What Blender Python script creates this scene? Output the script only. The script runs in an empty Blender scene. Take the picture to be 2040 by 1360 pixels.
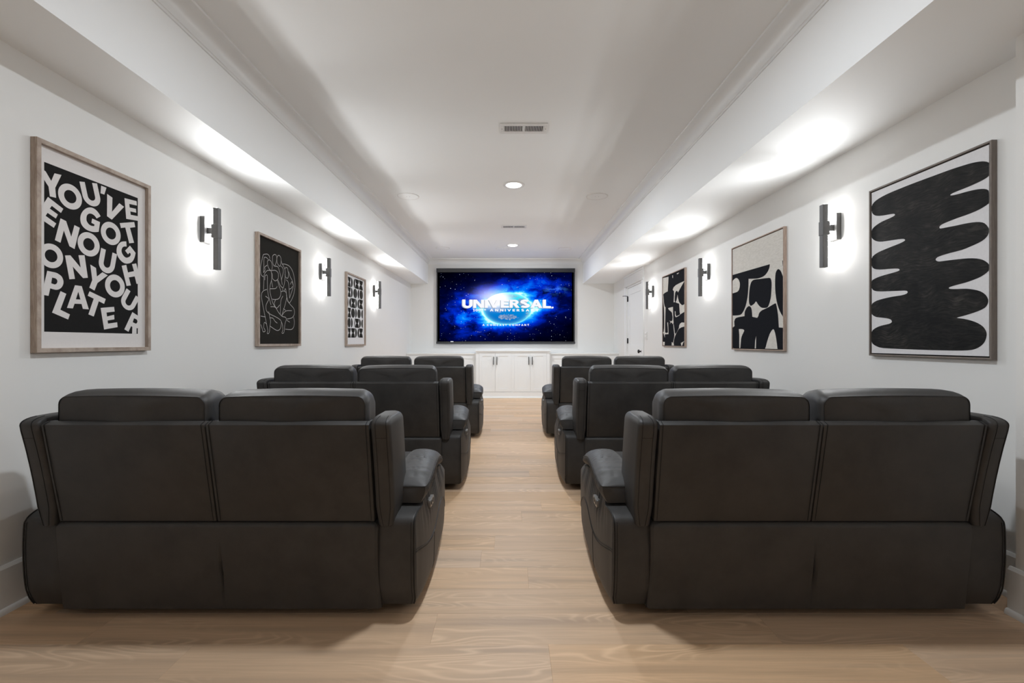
import bpy, bmesh, math, random
from mathutils import Vector
R = random.Random(7)
PI = math.pi
S = bpy.context.scene
COL = S.collection

# ------------------------------------------------------------------ camera, exposure, world, large lights
cam_data = bpy.data.cameras.new('camera')
cam = bpy.data.objects.new('camera', cam_data)
COL.objects.link(cam)
EYE = 1.04
cam.location = (0, 0, EYE)
cam.rotation_euler = (PI/2, 0, 0)
cam_data.sensor_width = 36.0
cam_data.lens = 16.0
cam_data.shift_x = 4/2040
cam_data.shift_y = 2/2040
cam_data.clip_start = 0.02
S.camera = cam
vs = S.view_settings
vs.view_transform = 'Standard'
vs.look = 'None'
vs.gamma = 1.0
vs.use_curve_mapping = False
vs.exposure = 0.16
S.cycles.max_bounces = 10
S.cycles.diffuse_bounces = 7
S.cycles.caustics_reflective = False
S.cycles.caustics_refractive = False
world = bpy.data.worlds.new('world')
S.world = world
world.use_nodes = True
world.node_tree.nodes['Background'].inputs[0].default_value = (0.6, 0.6, 0.6, 1)
world.node_tree.nodes['Background'].inputs[1].default_value = 0.05
DOWNLIGHT_W = 25.0          # each recessed ceiling light
REAR_FILL_W = 5.0               # added unseen fixture behind the camera, lights the near end
STRIP = 32.0               # radiance of the wall lights' diffusers
PLATE_FILL_W = 10.0             # fill lamps added on each wall light's backplate to brighten the ceiling
UP_FILL_W = 2.1                  # up-light added at its bar's top end for ceiling and soffit
FILL_COL = (0.97, 0.99, 1.0)
DOWN_COL = (0.91, 0.985, 1.06)
# room dimensions (x across, y away from the camera, z up)
XL, XR, YB, YF = -1.955, 2.054, 9.0, -2.6
ZC, ZS = 2.687, 2.201       # ceiling, underside of the soffits
SL, SR = -1.617, 1.439      # inner faces of the soffits
PIER_X, PIER_Y = 1.928, 1.735

# ------------------------------------------------------------------ helpers
def world_loc(o):
    v = Vector((0, 0, 0))
    while o is not None:
        v += o.location
        o = o.parent
    return v

def empty(name, loc, label=None, cat=None, group=None):
    o = bpy.data.objects.new(name, None)
    o.empty_display_size = 0.1
    COL.objects.link(o)
    o.location = loc
    tag(o, label, cat, group)
    return o

def tag(o, label=None, cat=None, group=None, kind=None):
    if label: o['label'] = label
    if cat: o['category'] = cat
    if group: o['group'] = group
    if kind: o['kind'] = kind
    return o

class Geo:
    """collects shapes in world coordinates; build() links them as one mesh object"""
    def __init__(s):
        s.bm = bmesh.new()
    def box(s, x0, x1, y0, y1, z0, z1, bev=0.0, seg=2):
        b = bmesh.new()
        vs_ = [b.verts.new((x, y, z)) for x in (x0, x1) for y in (y0, y1) for z in (z0, z1)]
        for f in ((0, 1, 3, 2), (4, 6, 7, 5), (0, 4, 5, 1), (2, 3, 7, 6), (0, 2, 6, 4), (1, 5, 7, 3)):
            b.faces.new([vs_[i] for i in f])
        if bev:
            bmesh.ops.bevel(b, geom=list(b.edges), offset=bev, segments=seg, profile=0.5, affect='EDGES')
        s.merge(b)
        return s
    def merge(s, b):
        bmesh.ops.recalc_face_normals(b, faces=b.faces)
        m = bpy.data.meshes.new('tmp')
        b.to_mesh(m)
        b.free()
        s.bm.from_mesh(m)
        bpy.data.meshes.remove(m)
    def loft(s, loops, cap=True, closed=True, ring=False):
        b = bmesh.new()
        L = [[b.verts.new(p) for p in lp] for lp in loops]
        n = len(L[0])
        for i in range(len(L) if ring else len(L)-1):
            A, B = L[i], L[(i+1) % len(L)]
            for j in range(n if closed else n-1):
                k = (j+1) % n
                b.faces.new((A[j], A[k], B[k], B[j]))
        if cap and not ring:
            b.faces.new(L[0]); b.faces.new(list(reversed(L[-1])))
        s.merge(b)
        return s
    def prism(s, pts, axis, a, b_, bev=0.0, seg=2):
        """polygon pts in the two other axes, extruded along axis from a to b_"""
        def P(p, t):
            q = [0, 0, 0]; o = [i for i in range(3) if i != axis]
            q[o[0]], q[o[1]], q[axis] = p[0], p[1], t
            return q
        b = bmesh.new()
        A = [b.verts.new(P(p, a)) for p in pts]; B = [b.verts.new(P(p, b_)) for p in pts]
        b.faces.new(A); b.faces.new(B)
        for i in range(len(pts)):
            j = (i+1) % len(pts)
            b.faces.new((A[i], A[j], B[j], B[i]))
        if bev:
            bmesh.ops.bevel(b, geom=list(b.edges), offset=bev, segments=seg, profile=0.5, affect='EDGES')
        s.merge(b)
        return s
    def tube(s, pts, r, n=6):
        pts = [Vector(p) for p in pts]
        loops = []
        for i, p in enumerate(pts):
            d = (pts[min(i+1, len(pts)-1)] - pts[max(i-1, 0)]).normalized()
            a = d.orthogonal().normalized() if i == 0 else (prev - d*prev.dot(d)).normalized()
            prev = a
            c = d.cross(a)
            loops.append([p + (a*math.cos(2*PI*k/n) + c*math.sin(2*PI*k/n))*r for k in range(n)])
        return s.loft(loops)
    def disc(s, c, r, z0, z1, n=40, r2=None):
        r2 = r if r2 is None else r2
        return s.loft([[(c[0]+q*math.cos(2*PI*k/n), c[1]+q*math.sin(2*PI*k/n), z) for k in range(n)] for q, z in ((r, z0), (r2, z1))])
    def poly(s, pts):
        b = s.bm
        try:
            f = b.faces.new([b.verts.new(p) for p in pts])
            return f
        except ValueError:
            return None
    def build(s, name, mat, parent=None, smooth=None):
        off = world_loc(parent) if parent else Vector((0, 0, 0))
        if off.length: bmesh.ops.translate(s.bm, vec=-off, verts=s.bm.verts)
        me = bpy.data.meshes.new(name)
        big = [f for f in s.bm.faces if len(f.verts) > 8]
        if big: bmesh.ops.triangulate(s.bm, faces=big)
        s.bm.to_mesh(me); s.bm.free()
        if mat: me.materials.append(mat)
        if smooth:
            me.polygons.foreach_set('use_smooth', [True]*len(me.polygons))
            me.set_sharp_from_angle(angle=math.radians(smooth))
        o = bpy.data.objects.new(name, me)
        COL.objects.link(o)
        if parent: o.parent = parent
        return o

def interp(tab, x):
    if x <= tab[0][0]: return tab[0][1]
    for i in range(len(tab)-1):
        (a, u), (b, v) = tab[i], tab[i+1]
        if x <= b:
            p0 = tab[max(i-1, 0)]; p3 = tab[min(i+2, len(tab)-1)]
            h = b-a; t = (x-a)/h
            m0 = (v-p0[1])/(b-p0[0]); m1 = (p3[1]-u)/(p3[0]-a)
            return (2*t**3-3*t*t+1)*u + (t**3-2*t*t+t)*h*m0 + (3*t*t-2*t**3)*v + (t**3-t*t)*h*m1
    return tab[-1][1]

def rrect(x0, x1, z0, z1, r, k=6):
    pts = []
    for cx, cz, a in ((x1-r, z1-r, 0), (x0+r, z1-r, PI/2), (x0+r, z0+r, PI), (x1-r, z0+r, 1.5*PI)):
        for i in range(k+1):
            t = a + PI/2*i/k
            pts.append((cx+r*math.cos(t), cz+r*math.sin(t)))
    return pts

def smoothline(pts, n=4):
    out = []
    for i in range(len(pts)-1):
        p = [pts[max(0, min(len(pts)-1, i+k))] for k in (-1, 0, 1, 2)]
        for j in range(n):
            t = j/n
            out.append(tuple(.5*(2*p[1][a]+(p[2][a]-p[0][a])*t+(2*p[0][a]-5*p[1][a]+4*p[2][a]-p[3][a])*t*t+(3*p[1][a]-p[0][a]-3*p[2][a]+p[3][a])*t**3) for a in range(len(pts[0]))))
    return out + [tuple(pts[-1])]

# ------------------------------------------------------------------ materials
class NT:
    def __init__(s, name):
        s.m = bpy.data.materials.new(name); s.m.use_nodes = True
        s.t = s.m.node_tree; s.n = s.t.nodes; s.p = s.n['Principled BSDF']
    def new(s, kind, **kw):
        nd = s.n.new(kind)
        for k, v in kw.items(): setattr(nd, k, v)
        return nd
    def link(s, a, b): s.t.links.new(a, b)
    def val(s, v, sock):
        if isinstance(v, (int, float)): sock.default_value = v
        elif isinstance(v, tuple): sock.default_value = v if len(v) == len(sock.default_value) else v + (1,)
        else: s.link(v, sock)
    def math(s, op, a, b=0.0, c=None, clamp=False):
        nd = s.new('ShaderNodeMath', operation=op, use_clamp=clamp)
        s.val(a, nd.inputs[0]); s.val(b, nd.inputs[1])
        if c is not None: s.val(c, nd.inputs[2])
        return nd.outputs[0]
    def vmath(s, op, a, b):
        nd = s.new('ShaderNodeVectorMath', operation=op)
        s.val(a, nd.inputs[0]); s.val(b, nd.inputs[1])
        return nd.outputs[1] if op in ('LENGTH', 'DISTANCE', 'DOT_PRODUCT') else nd.outputs[0]
    def coord(s, which='Object'): return s.new('ShaderNodeTexCoord').outputs[which]
    def mapping(s, vec, scale=(1, 1, 1), loc=(0, 0, 0), rot=(0, 0, 0)):
        nd = s.new('ShaderNodeMapping')
        s.link(vec, nd.inputs[0]); nd.inputs['Location'].default_value = loc; nd.inputs['Scale'].default_value = scale; nd.inputs['Rotation'].default_value = rot
        return nd.outputs[0]
    def noise(s, vec, scale=5, detail=3, rough=0.5, dist=0.0):
        nd = s.new('ShaderNodeTexNoise'); s.link(vec, nd.inputs['Vector'])
        nd.inputs['Scale'].default_value = scale; nd.inputs['Detail'].default_value = detail; nd.inputs['Roughness'].default_value = rough; nd.inputs['Distortion'].default_value = dist
        return nd.outputs[0]
    def ramp(s, f, stops):
        nd = s.new('ShaderNodeValToRGB'); s.link(f, nd.inputs[0])
        e = nd.color_ramp.elements
        while len(e) < len(stops): e.new(0.5)
        for el, (p, c) in zip(e, stops): el.position = p; el.color = tuple(c) + (1,)
        return nd.outputs[0]
    def mix(s, f, a, b, mode='MIX'):
        nd = s.new('ShaderNodeMix', data_type='RGBA', blend_type=mode)
        s.val(f, nd.inputs[0]); s.val(a, nd.inputs[6]); s.val(b, nd.inputs[7])
        return nd.outputs[2]
    def bump(s, h, strength=0.2, dist=0.01):
        nd = s.new('ShaderNodeBump'); s.link(h, nd.inputs['Height'])
        nd.inputs['Strength'].default_value = strength; nd.inputs['Distance'].default_value = dist
        s.link(nd.outputs[0], s.p.inputs['Normal'])
    def set(s, base=None, rough=None, metal=None, spec=None):
        if base is not None: s.val(base, s.p.inputs['Base Color'])
        if rough is not None: s.val(rough, s.p.inputs['Roughness'])
        if metal is not None: s.p.inputs['Metallic'].default_value = metal
        if spec is not None: s.p.inputs['Specular IOR Level'].default_value = spec
        return s.m
    def emit(s, col, strength):
        nd = s.new('ShaderNodeEmission'); s.val(col, nd.inputs[0]); s.val(strength, nd.inputs[1])
        s.link(nd.outputs[0], s.n['Material Output'].inputs['Surface'])
        return s.m

def paint(name, col, rough=0.6, bump=0.05, scale=250):
    k = NT(name); v = k.coord()
    if bump: k.bump(k.noise(v, scale, 2), bump, 0.002)
    t = k.noise(v, 1.3, 2)
    return k.set(k.mix(t, tuple(c*0.975 for c in col), tuple(min(1, c*1.02) for c in col)), rough)

def plain(name, col, rough=0.5, metal=0.0):
    k = NT(name); n = k.noise(k.coord(), 60, 2)
    return k.set(k.mix(n, tuple(c*0.92 for c in col), tuple(min(1, c*1.08) for c in col)), rough, metal)

M = {}
M['wall'] = paint('wall_paint', (0.79, 0.785, 0.765))
M['ceiling'] = paint('ceiling_paint', (0.895, 0.905, 0.905), 0.7)
M['trim'] = paint('trim_paint', (0.82, 0.832, 0.835), 0.35, 0.0)
M['cabinet'] = paint('cabinet_paint', (0.835, 0.86, 0.87), 0.35, 0.0)
M['black_metal'] = plain('black_metal', (0.012, 0.012, 0.013), 0.35, 0.4)
M['bronze'] = plain('dark_bronze', (0.13, 0.128, 0.126), 0.5, 0.3)
M['white_metal'] = plain('white_enamel', (0.78, 0.77, 0.75), 0.4)
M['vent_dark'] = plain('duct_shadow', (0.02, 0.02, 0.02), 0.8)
M['screen_case'] = plain('screen_case', (0.032, 0.033, 0.036), 0.45)
M['steel'] = plain('brushed_steel', (0.38, 0.365, 0.35), 0.35, 0.9)
M['base_black'] = plain('base_cloth', (0.008, 0.008, 0.008), 0.9)
M['lens'] = NT('lamp_lens').emit((1.0, 0.98, 0.95), 9.0)
M['strip'] = NT('led_strip').emit((1.0, 0.985, 0.965), STRIP)

def leather(name, a, b):
    k = NT(name); v = k.coord()
    big = k.noise(v, 7, 6, 0.65)
    fine = k.noise(v, 420, 2, 0.6)
    pores = k.new('ShaderNodeTexVoronoi'); k.link(v, pores.inputs['Vector']); pores.inputs['Scale'].default_value = 300
    f = k.ramp(big, [(0.3, a), (0.7, b)])
    k.set(f, k.math('MULTIPLY_ADD', big, 0.2, 0.42), 0, 0.36)
    k.bump(k.math('ADD', k.math('MULTIPLY', fine, 0.5), pores.outputs[0]), 0.10, 0.0012)
    return k.m
M['leather'] = leather('charcoal_leather', (0.031, 0.0297, 0.0290), (0.052, 0.0490, 0.0468))
M['thread'] = plain('dark_thread', (0.006, 0.006, 0.006), 0.8)
M['piping'] = leather('piping_leather', (0.012, 0.0105, 0.010), (0.018, 0.016, 0.015))

def wood(name, a, b, c, grain=1.0):
    """oak for the frames; grain runs along the object's longest side through its generated coordinates"""
    k = NT(name); v = k.coord()
    n1 = k.noise(k.mapping(v, (60, 5, 5)), 3, 5, 0.6, 0.4)
    n2 = k.noise(k.mapping(v, (40, 8, 8)), 8, 3)
    col = k.mix(k.math('MULTIPLY', n2, 0.5), k.ramp(n1, [(0.3, a), (0.52, b), (0.72, c)]), a)
    k.bump(n1, 0.15, 0.002)
    return k.set(col, 0.55)
M['oak'] = wood('oak_frame', (0.27, 0.20, 0.155), (0.46, 0.375, 0.31), (0.56, 0.475, 0.40))
M['taupe'] = wood('taupe_frame', (0.13, 0.105, 0.088), (0.19, 0.158, 0.135), (0.23, 0.195, 0.17))
M['pale_oak'] = wood('pale_oak_frame', (0.30, 0.215, 0.165), (0.44, 0.34, 0.28), (0.52, 0.42, 0.355))

def floor_mat():
    k = NT('plank_floor'); v = k.coord()
    rnd = k.new('ShaderNodeObjectInfo').outputs['Random']
    off = k.new('ShaderNodeCombineXYZ'); k.link(k.math('MULTIPLY', rnd, 37.0), off.inputs[0]); k.link(k.math('MULTIPLY', rnd, 91.0), off.inputs[1])
    p = k.vmath('ADD', v, off.outputs[0])
    # contours of a stretched noise read as cathedral grain
    base = k.noise(k.mapping(p, (1.5, 7.0, 1)), 1.0, 1.5, 0.45, 0.25)
    ring = k.math('SINE', k.math('MULTIPLY', base, 125.0))
    ring = k.math('POWER', k.math('MULTIPLY_ADD', ring, 0.5, 0.5), 3.0)
    zone = k.ramp(k.noise(k.mapping(p, (0.9, 5.0, 1)), 1.3, 1), [(0.44, (0, 0, 0)), (0.62, (1, 1, 1))])
    streak = k.noise(k.mapping(p, (2.6, 85, 1)), 1.6, 5, 0.7)
    band = k.noise(k.mapping(p, (0.7, 13, 1)), 1.2, 2, 0.5)
    col = k.ramp(band, [(0.28, (0.486, 0.340, 0.228)), (0.45, (0.626, 0.432, 0.277)), (0.58, (0.702, 0.486, 0.312)), (0.75, (0.567, 0.402, 0.271))])
    col = k.mix(k.math('MULTIPLY', k.math('MULTIPLY_ADD', streak, 2.2, -.6, clamp=True), 0.42), col, (0.439, 0.292, 0.185))
    f = k.math('MULTIPLY', k.math('MULTIPLY', ring, zone), 0.55)
    col = k.mix(f, col, (0.819, 0.589, 0.389))
    tone = k.new('ShaderNodeHueSaturation'); k.link(col, tone.inputs['Color'])
    k.link(k.math('MULTIPLY_ADD', rnd, 0.11, 0.955), tone.inputs['Value'])
    k.link(k.math('MULTIPLY_ADD', k.math('FRACT', k.math('MULTIPLY', rnd, 7.31)), 0.18, 0.92), tone.inputs['Saturation'])
    knot = k.new('ShaderNodeTexVoronoi'); k.link(k.mapping(p, (0.9, 3.4, 1)), knot.inputs['Vector']); knot.inputs['Scale'].default_value = 1.6
    kf = k.ramp(knot.outputs[0], [(0.02, (1, 1, 1)), (0.06, (0, 0, 0))])
    out = k.mix(k.math('MULTIPLY', kf, 0.55), tone.outputs[0], (0.316, 0.173, 0.090))
    k.bump(streak, 0.06, 0.001)
    return k.set(out, k.math('MULTIPLY_ADD', streak, 0.12, 0.42), 0, 0.35)
M['floor'] = floor_mat()

# ------------------------------------------------------------------ the room
def struct(o, label=None):
    o['kind'] = 'structure'
    if label: o['label'] = label
    return o
T = 0.12
floor = struct(Geo().box(XL-T, XR+T, YF, YB+T, -0.10, -0.009).build('floor', M['floor']), 'light oak plank floor')
struct(Geo().box(XL-T, XL, YF, YB+T, -0.05, ZC+0.1).build('wall_left', M['wall']), 'pale grey wall with three framed prints and wall lights')
DOOR0, DOOR1, DOORZ = 7.05, 8.01, 2.00
g = Geo().box(XR, XR+T, YF, DOOR0, -0.05, ZC+0.1).box(XR, XR+T, DOOR1, YB+T, -0.05, ZC+0.1).box(XR, XR+T, DOOR0, DOOR1, DOORZ, ZC+0.1)
g.box(PIER_X, XR, YF, PIER_Y, -0.05, ZS)
struct(g.build('wall_right', M['wall']), 'pale grey wall with three framed canvases and the door')
struct(Geo().box(XL, XR, YB, YB+T, -0.05, ZC+0.1).build('wall_back', M['wall']), 'pale wall behind the projection screen')
struct(Geo().box(XL, XR, YF-T, YF, -0.05, ZC+0.1).build('wall_front', M['wall']))
struct(Geo().box(XL-T, XR+T, YF, YB+T, ZC, ZC+0.12).build('ceiling', M['ceiling']), 'white flat ceiling with recessed lights')
struct(Geo().box(XL, SL, YF, YB, ZS, ZC+0.01).build('soffit', M['ceiling']), 'dropped soffit above the left wall')
struct(Geo().box(SR, XR, YF, YB, ZS, ZC+0.01).build('soffit', M['ceiling']), 'dropped soffit above the right wall')

# crown moulding: profile as (distance from the face, distance below the ceiling)
CP = [(0, .104), (.007, .104), (.008, .092), (.013, .089)]
CP += [(.013+.066*(1-math.cos(a)), .089-.072*math.sin(a)) for a in [PI/2*i/8 for i in range(1, 9)]]
CP += [(.086, .015), (.095, .013), (.096, .0)]
CP += [(0, 0)]
def crown(name, f0, f1):
    g = Geo(); g.loft([[f0(d, h) for d, h in CP], [f1(d, h) for d, h in CP]])
    return struct(g.build(name, M['trim'], None, 25), None)
crown('trim_1', lambda d, h: (SL+d, YF, ZC-h), lambda d, h: (SL+d, YB-d, ZC-h))['label'] = 'crown moulding along the left soffit'
crown('trim_2', lambda d, h: (SR-d, YF, ZC-h), lambda d, h: (SR-d, YB-d, ZC-h))['label'] = 'crown moulding along the right soffit'
crown('trim_3', lambda d, h: (SL+d, YB-d, ZC-h), lambda d, h: (SR-d, YB-d, ZC-h))['label'] = 'crown moulding above the screen'

def base_profile(h=0.182):
    shoe = [(.015+.013*math.cos(a), .004+.018*math.sin(a)) for a in [PI/2*i/4 for i in range(5)]]
    return [(0, 0), (.028, 0)] + shoe[:-1] + [(.015, .022), (.015, h-.012), (.009, h-.003), (.007, h), (0, h)]
BP = base_profile()
def baseboard(name, runs):
    g = Geo()
    for f, y0, y1 in runs:
        g.loft([[f(d, h, y0) for d, h in BP], [f(d, h, y1) for d, h in BP]])
    return struct(g.build(name, M['trim'], None, 30))
fl = lambda d, h, y: (XL+d, y, h)
fr = lambda d, h, y: (XR-d, y, h)
fp = lambda d, h, y: (PIER_X-d, y, h)
baseboard('baseboard_left', [(fl, YF, 8.565)])
baseboard('baseboard_right', [(fp, YF, PIER_Y+.016), (fr, PIER_Y, 6.964), (fr, 8.105, 8.565)])

# planks: rows run across the room, each plank an object of its own
ROW, LEN, Y00 = 0.178, 1.22, 1.391
known = {0: .132, 1: -.276, 3: .08, 4: -.14, 7: .07, 8: .20}
mesh_cache = {}
def plank_mesh(L):
    key = round(L, 3)
    if key not in mesh_cache:
        o = Geo().box(-L/2+.0001, L/2-.0001, -ROW/2+.0001, ROW/2-.0001, -.008, 0, .00035, 1).build('plank', M['floor'])
        mesh_cache[key] = o.data
        bpy.data.objects.remove(o)
    return mesh_cache[key]
for r in range(-4, 43):
    yc = Y00 + ROW*(r+.5)
    if yc + ROW/2 > YB + .05: break
    x = known.get(r, R.uniform(-.6, .6))
    while x > XL: x -= LEN
    while x < XR:
        a, b = max(x, XL), min(x+LEN, XR)
        if b - a > .02:
            o = bpy.data.objects.new('plank', plank_mesh(b-a))
            COL.objects.link(o); o.parent = floor
            o.location = ((a+b)/2, yc, 0)
        x += LEN

# ------------------------------------------------------------------ door in the right wall
door = struct(bpy.data.objects.new('door_1', None), 'white two-panel door with black knob and hinges')
COL.objects.link(door); door.location = (XR, (DOOR0+DOOR1)/2, 0)
FX = XR+.016                                        # face of the door leaf
d0, d1 = DOOR0+.018, DOOR1-.018
def shaker(g, f, u0, u1, v0, v1, panels, t, rec):
    """leaf or cabinet door: stiles and rails as boxes around recessed flat panels. f(u0,u1,v0,v1,t0,t1) adds a box"""
    f(u0, u1, v0, v1, rec, t)                        # back slab
    us = sorted({u0, u1} | {p[0] for p in panels} | {p[1] for p in panels})
    f(u0, panels[0][0], v0, v1, 0, rec); f(panels[0][1], u1, v0, v1, 0, rec)
    pv = sorted(panels, key=lambda p: p[2])
    lo = v0
    for p in pv:
        f(p[0], p[1], lo, p[2], 0, rec); lo = p[3]
    f(pv[0][0], pv[0][1], lo, v1, 0, rec)
g = Geo()
shaker(g, lambda u0, u1, v0, v1, t0, t1: g.box(FX+t0, FX+t1, u0, u1, v0, v1), d0, d1, .012, DOORZ-.022,
       [(d0+.125, d1-.12, 1.0, 1.865), (d0+.125, d1-.12, .24, .83)], .035, .009)
g.build('door_leaf', M['trim'], door)
g = Geo()                                           # jamb and casing
g.box(XR-.002, XR+.10, DOOR0, DOOR0+.016, 0, DOORZ).box(XR-.002, XR+.10, DOOR1-.016, DOOR1, 0, DOORZ).box(XR-.002, XR+.10, DOOR0, DOOR1, DOORZ-.018, DOORZ)
g.build('door_jamb', M['trim'], door)
for a, b in ((DOOR0-.088, DOOR0+.004), (DOOR1-.004, DOOR1+.092)):
    Geo().box(XR-.019, XR, a, b, 0, DOORZ+.01, .002).build('door_casing', M['trim'], door)
Geo().box(XR-.019, XR, DOOR0-.088, DOOR1+.092, DOORZ+.03, 2.172, .002).build('door_frieze', M['trim'], door)
Geo().box(XR-.034, XR, DOOR0-.10, DOOR1+.104, DOORZ+.01, DOORZ+.034, .004).build('door_cap', M['trim'], door)
Geo().box(XR-.036, XR, DOOR0-.10, DOOR1+.104, 2.168, ZS, .004).build('door_cap', M['trim'], door)
for z in (1.80, 1.07, .32):
    h = Geo()
    h.tube([(FX-.008, d1-.006, z-.046), (FX-.008, d1-.006, z+.046)], .008, 10).box(FX-.006, FX+.002, d1-.034, d1-.002, z-.045, z+.045)
    h = h.build('door_hinge', M['black_metal'], door, 40)
    if z == 1.80:
        Geo().tube([(FX-.008, d1-.006, z+.05), (FX-.05, d1-.02, z+.052), (FX-.095, d1-.01, z+.05)], .005, 6).build('door_stop', M['black_metal'], h)
g = Geo()
KY, KZ = d0+.068, .90
prof = [(.033, 0), (.033, .006), (.012, .010), (.011, .034), (.018, .038), (.028, .046), (.030, .055), (.026, .064), (.014, .069), (.002, .070)]
g.loft([[(FX-t, KY+r*math.cos(2*PI*k/20), KZ+r*math.sin(2*PI*k/20)) for k in range(20)] for r, t in prof])
g.build('door_knob', M['black_metal'], door, 35)

# ------------------------------------------------------------------ ceiling fixtures
def downlight(x, y, label, watts):
    t = empty('recessed_light', (x, y, ZC), label, 'ceiling light', 'recessed ceiling lights')
    n = 40
    prof = [(.078, -.001), (.082, -.006), (.098, -.008), (.112, -.005), (.115, 0.0), (.078, 0.0)]
    g = Geo()
    g.loft([[(x+r*math.cos(2*PI*k/n), y+r*math.sin(2*PI*k/n), ZC+h) for k in range(n)] for r, h in prof], ring=True)
    g.build('trim_ring', M['white_metal'], t, 40)
    g = Geo()
    g.loft([[(x+r*math.cos(2*PI*k/n), y+r*math.sin(2*PI*k/n), ZC+h) for k in range(n)] for r, h in ((.079, -.002), (.074, -.009), (.058, -.014), (.03, -.017), (.004, -.018))])
    g.build('lens', M['lens'], t, 60)
    l = bpy.data.lights.new('downlight_lamp', 'AREA'); l.shape = 'DISK'; l.size = .15; l.energy = watts; l.color = DOWN_COL
    o = bpy.data.objects.new('downlight_lamp', l); COL.objects.link(o); o.parent = t; o.location = (0, 0, -.02)
downlight(.039, 4.757, 'glowing round recessed light between the two ceiling vents', DOWNLIGHT_W)
downlight(.046, 7.70, 'glowing round recessed light on the ceiling closest to the screen', DOWNLIGHT_W)
downlight(.036, 1.80, 'recessed light on the ceiling above the front edge of the picture', DOWNLIGHT_W)
downlight(.036, -1.1, 'added unseen recessed light on the ceiling behind the camera', REAR_FILL_W)

def speaker(x, y, label):
    t = empty('ceiling_speaker', (x, y, ZC), label, 'speaker', 'white round speakers flush in the ceiling')
    n = 44
    g = Geo().loft([[(x+r*math.cos(2*PI*k/n), y+r*math.sin(2*PI*k/n), ZC+h) for k in range(n)] for r, h in ((.112, 0), (.112, -.005), (.117, -.006), (.121, -.004), (.122, 0))], ring=True)
    g.build('rim', M['white_metal'], t, 40)
    Geo().disc((x, y), .1125, ZC, ZC-.0035, n).build('grille', M['ceiling'], t, 40)
    for dx in (-.018, .018): Geo().disc((x+dx, y), .0028, ZC-.003, ZC-.0045, 10).build('screw', M['bronze'], t)
speaker(-1.147, 5.13, 'white round ceiling speaker left of the nearer recessed light')
speaker(.981, 5.13, 'white round ceiling speaker right of the nearer recessed light')
speaker(-1.175, 7.95, 'white round ceiling speaker near the screen beside the left crown moulding')
speaker(.967, 8.0, 'white round ceiling speaker near the screen beside the right crown moulding')
speaker(-.13, 8.0, 'white round ceiling speaker just behind the farther recessed light')

def vent(x, y, label):
    t = empty('ceiling_vent', (x, y, ZC), label, 'vent', 'white slotted registers in the ceiling')
    w, d, sw, sd = .181, .082, .152, .045
    g = Geo()
    for a in ((x-w, x+w, y-d, y-sd), (x-w, x+w, y+sd, y+d), (x-w, x-sw, y-sd, y+sd), (x+sw, x+w, y-sd, y+sd), (x-.0075, x+.0075, y-sd, y+sd)):
        g.box(*a, ZC-.007, ZC, .0015, 1)
    g.build('frame', M['white_metal'], t)
    Geo().box(x-sw, x+sw, y-sd, y+sd, ZC-.0012, ZC+.0002).build('duct_shade', M['vent_dark'], t)  # flat near-black sheet, its colour stands for the shade behind the slots
    for s in (-1, 1):
        for i in range(12):
            cx = x + s*(.0085 + .0122*(i+.35))
            b = Geo()
            b.prism([(cx-.0028, ZC-.0065), (cx+.0002, ZC-.0065), (cx+.0028, ZC-.001), (cx, ZC-.001)], 1, y-sd, y+sd)
            b.build('louver', M['white_metal'], t)
    for s in (-1, 1): Geo().disc((x+s*.167, y), .004, ZC-.007, ZC-.0085, 10).build('screw', M['steel'], t)
vent(.106, 3.497, 'white ceiling vent in front of the nearer recessed light')
vent(.054, 6.467, 'white ceiling vent just before the farther recessed light')

# ------------------------------------------------------------------ wall lights
def sconce(side, y, zc, label):
    X = XL if side < 0 else XR
    s = 1 if side < 0 else -1
    P = lambda d: X + s*d
    t = empty('wall_sconce', (X, y, zc), label, 'wall light', 'dark bar wall lights')
    def bx(d0, d1, w, z0, z1, bev=.002):
        a, b = sorted((P(d0), P(d1)))
        return Geo().box(a, b, y-w/2, y+w/2, zc+z0, zc+z1, bev)
    bx(0, .030, .074, -.028, .138).build('backplate', M['bronze'], t)
    bx(.029, .070, .030, .028, .070).build('stem', M['bronze'], t)
    bx(.060, .103, .042, .004, .092).build('collar', M['bronze'], t)
    bx(.068, .101, .034, -.196, .196).build('bar', M['bronze'], t)
    for z0, z1 in ((-.190, .002), (.094, .190)):
        bx(.049, .069, .010, z0, z1, 0).build('strip_spine', M['bronze'], t)
        for q in (-1, 1):
            a, b = sorted((P(.050), P(.0685)))
            Geo().box(a, b, y+q*.0075-.0025, y+q*.0075+.0025, zc+z0, zc+z1).build('light_strip', M['strip'], t)
    for z0, z1 in ((-.026, .026), (.072, .136)):          # added fill lamps on the backplate face, shining past the bar onto the ceiling
        l = bpy.data.lights.new('sconce_fill', 'AREA'); l.shape = 'RECTANGLE'; l.size = .026; l.size_y = z1-z0
        l.energy = PLATE_FILL_W*(z1-z0)/.116; l.color = FILL_COL
        o = bpy.data.objects.new('sconce_fill', l); COL.objects.link(o); o.parent = t
        o.location = (s*.0315, 0, (z0+z1)/2)
        o.rotation_euler = Vector((s, 0, 0)).to_track_quat('-Z', 'Y').to_euler()
    l = bpy.data.lights.new('sconce_fill', 'AREA'); l.shape = 'SQUARE'; l.size = .03     # added fill lamp at the bar's top end, aimed outward to lift the ceiling
    l.energy = UP_FILL_W; l.color = FILL_COL; l.spread = math.radians(150)
    o = bpy.data.objects.new('sconce_fill', l); COL.objects.link(o); o.parent = t
    o.location = (s*.085, 0, .205)
    o.rotation_euler = Vector((s*.975, 0, .22)).to_track_quat('-Z', 'Y').to_euler()
sconce(-1, 2.905, 1.700, 'dark bar wall light beside the lettered print on the left wall')
sconce(-1, 4.700, 1.714, 'dark bar wall light between the figure print and the tile-pattern print')
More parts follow.
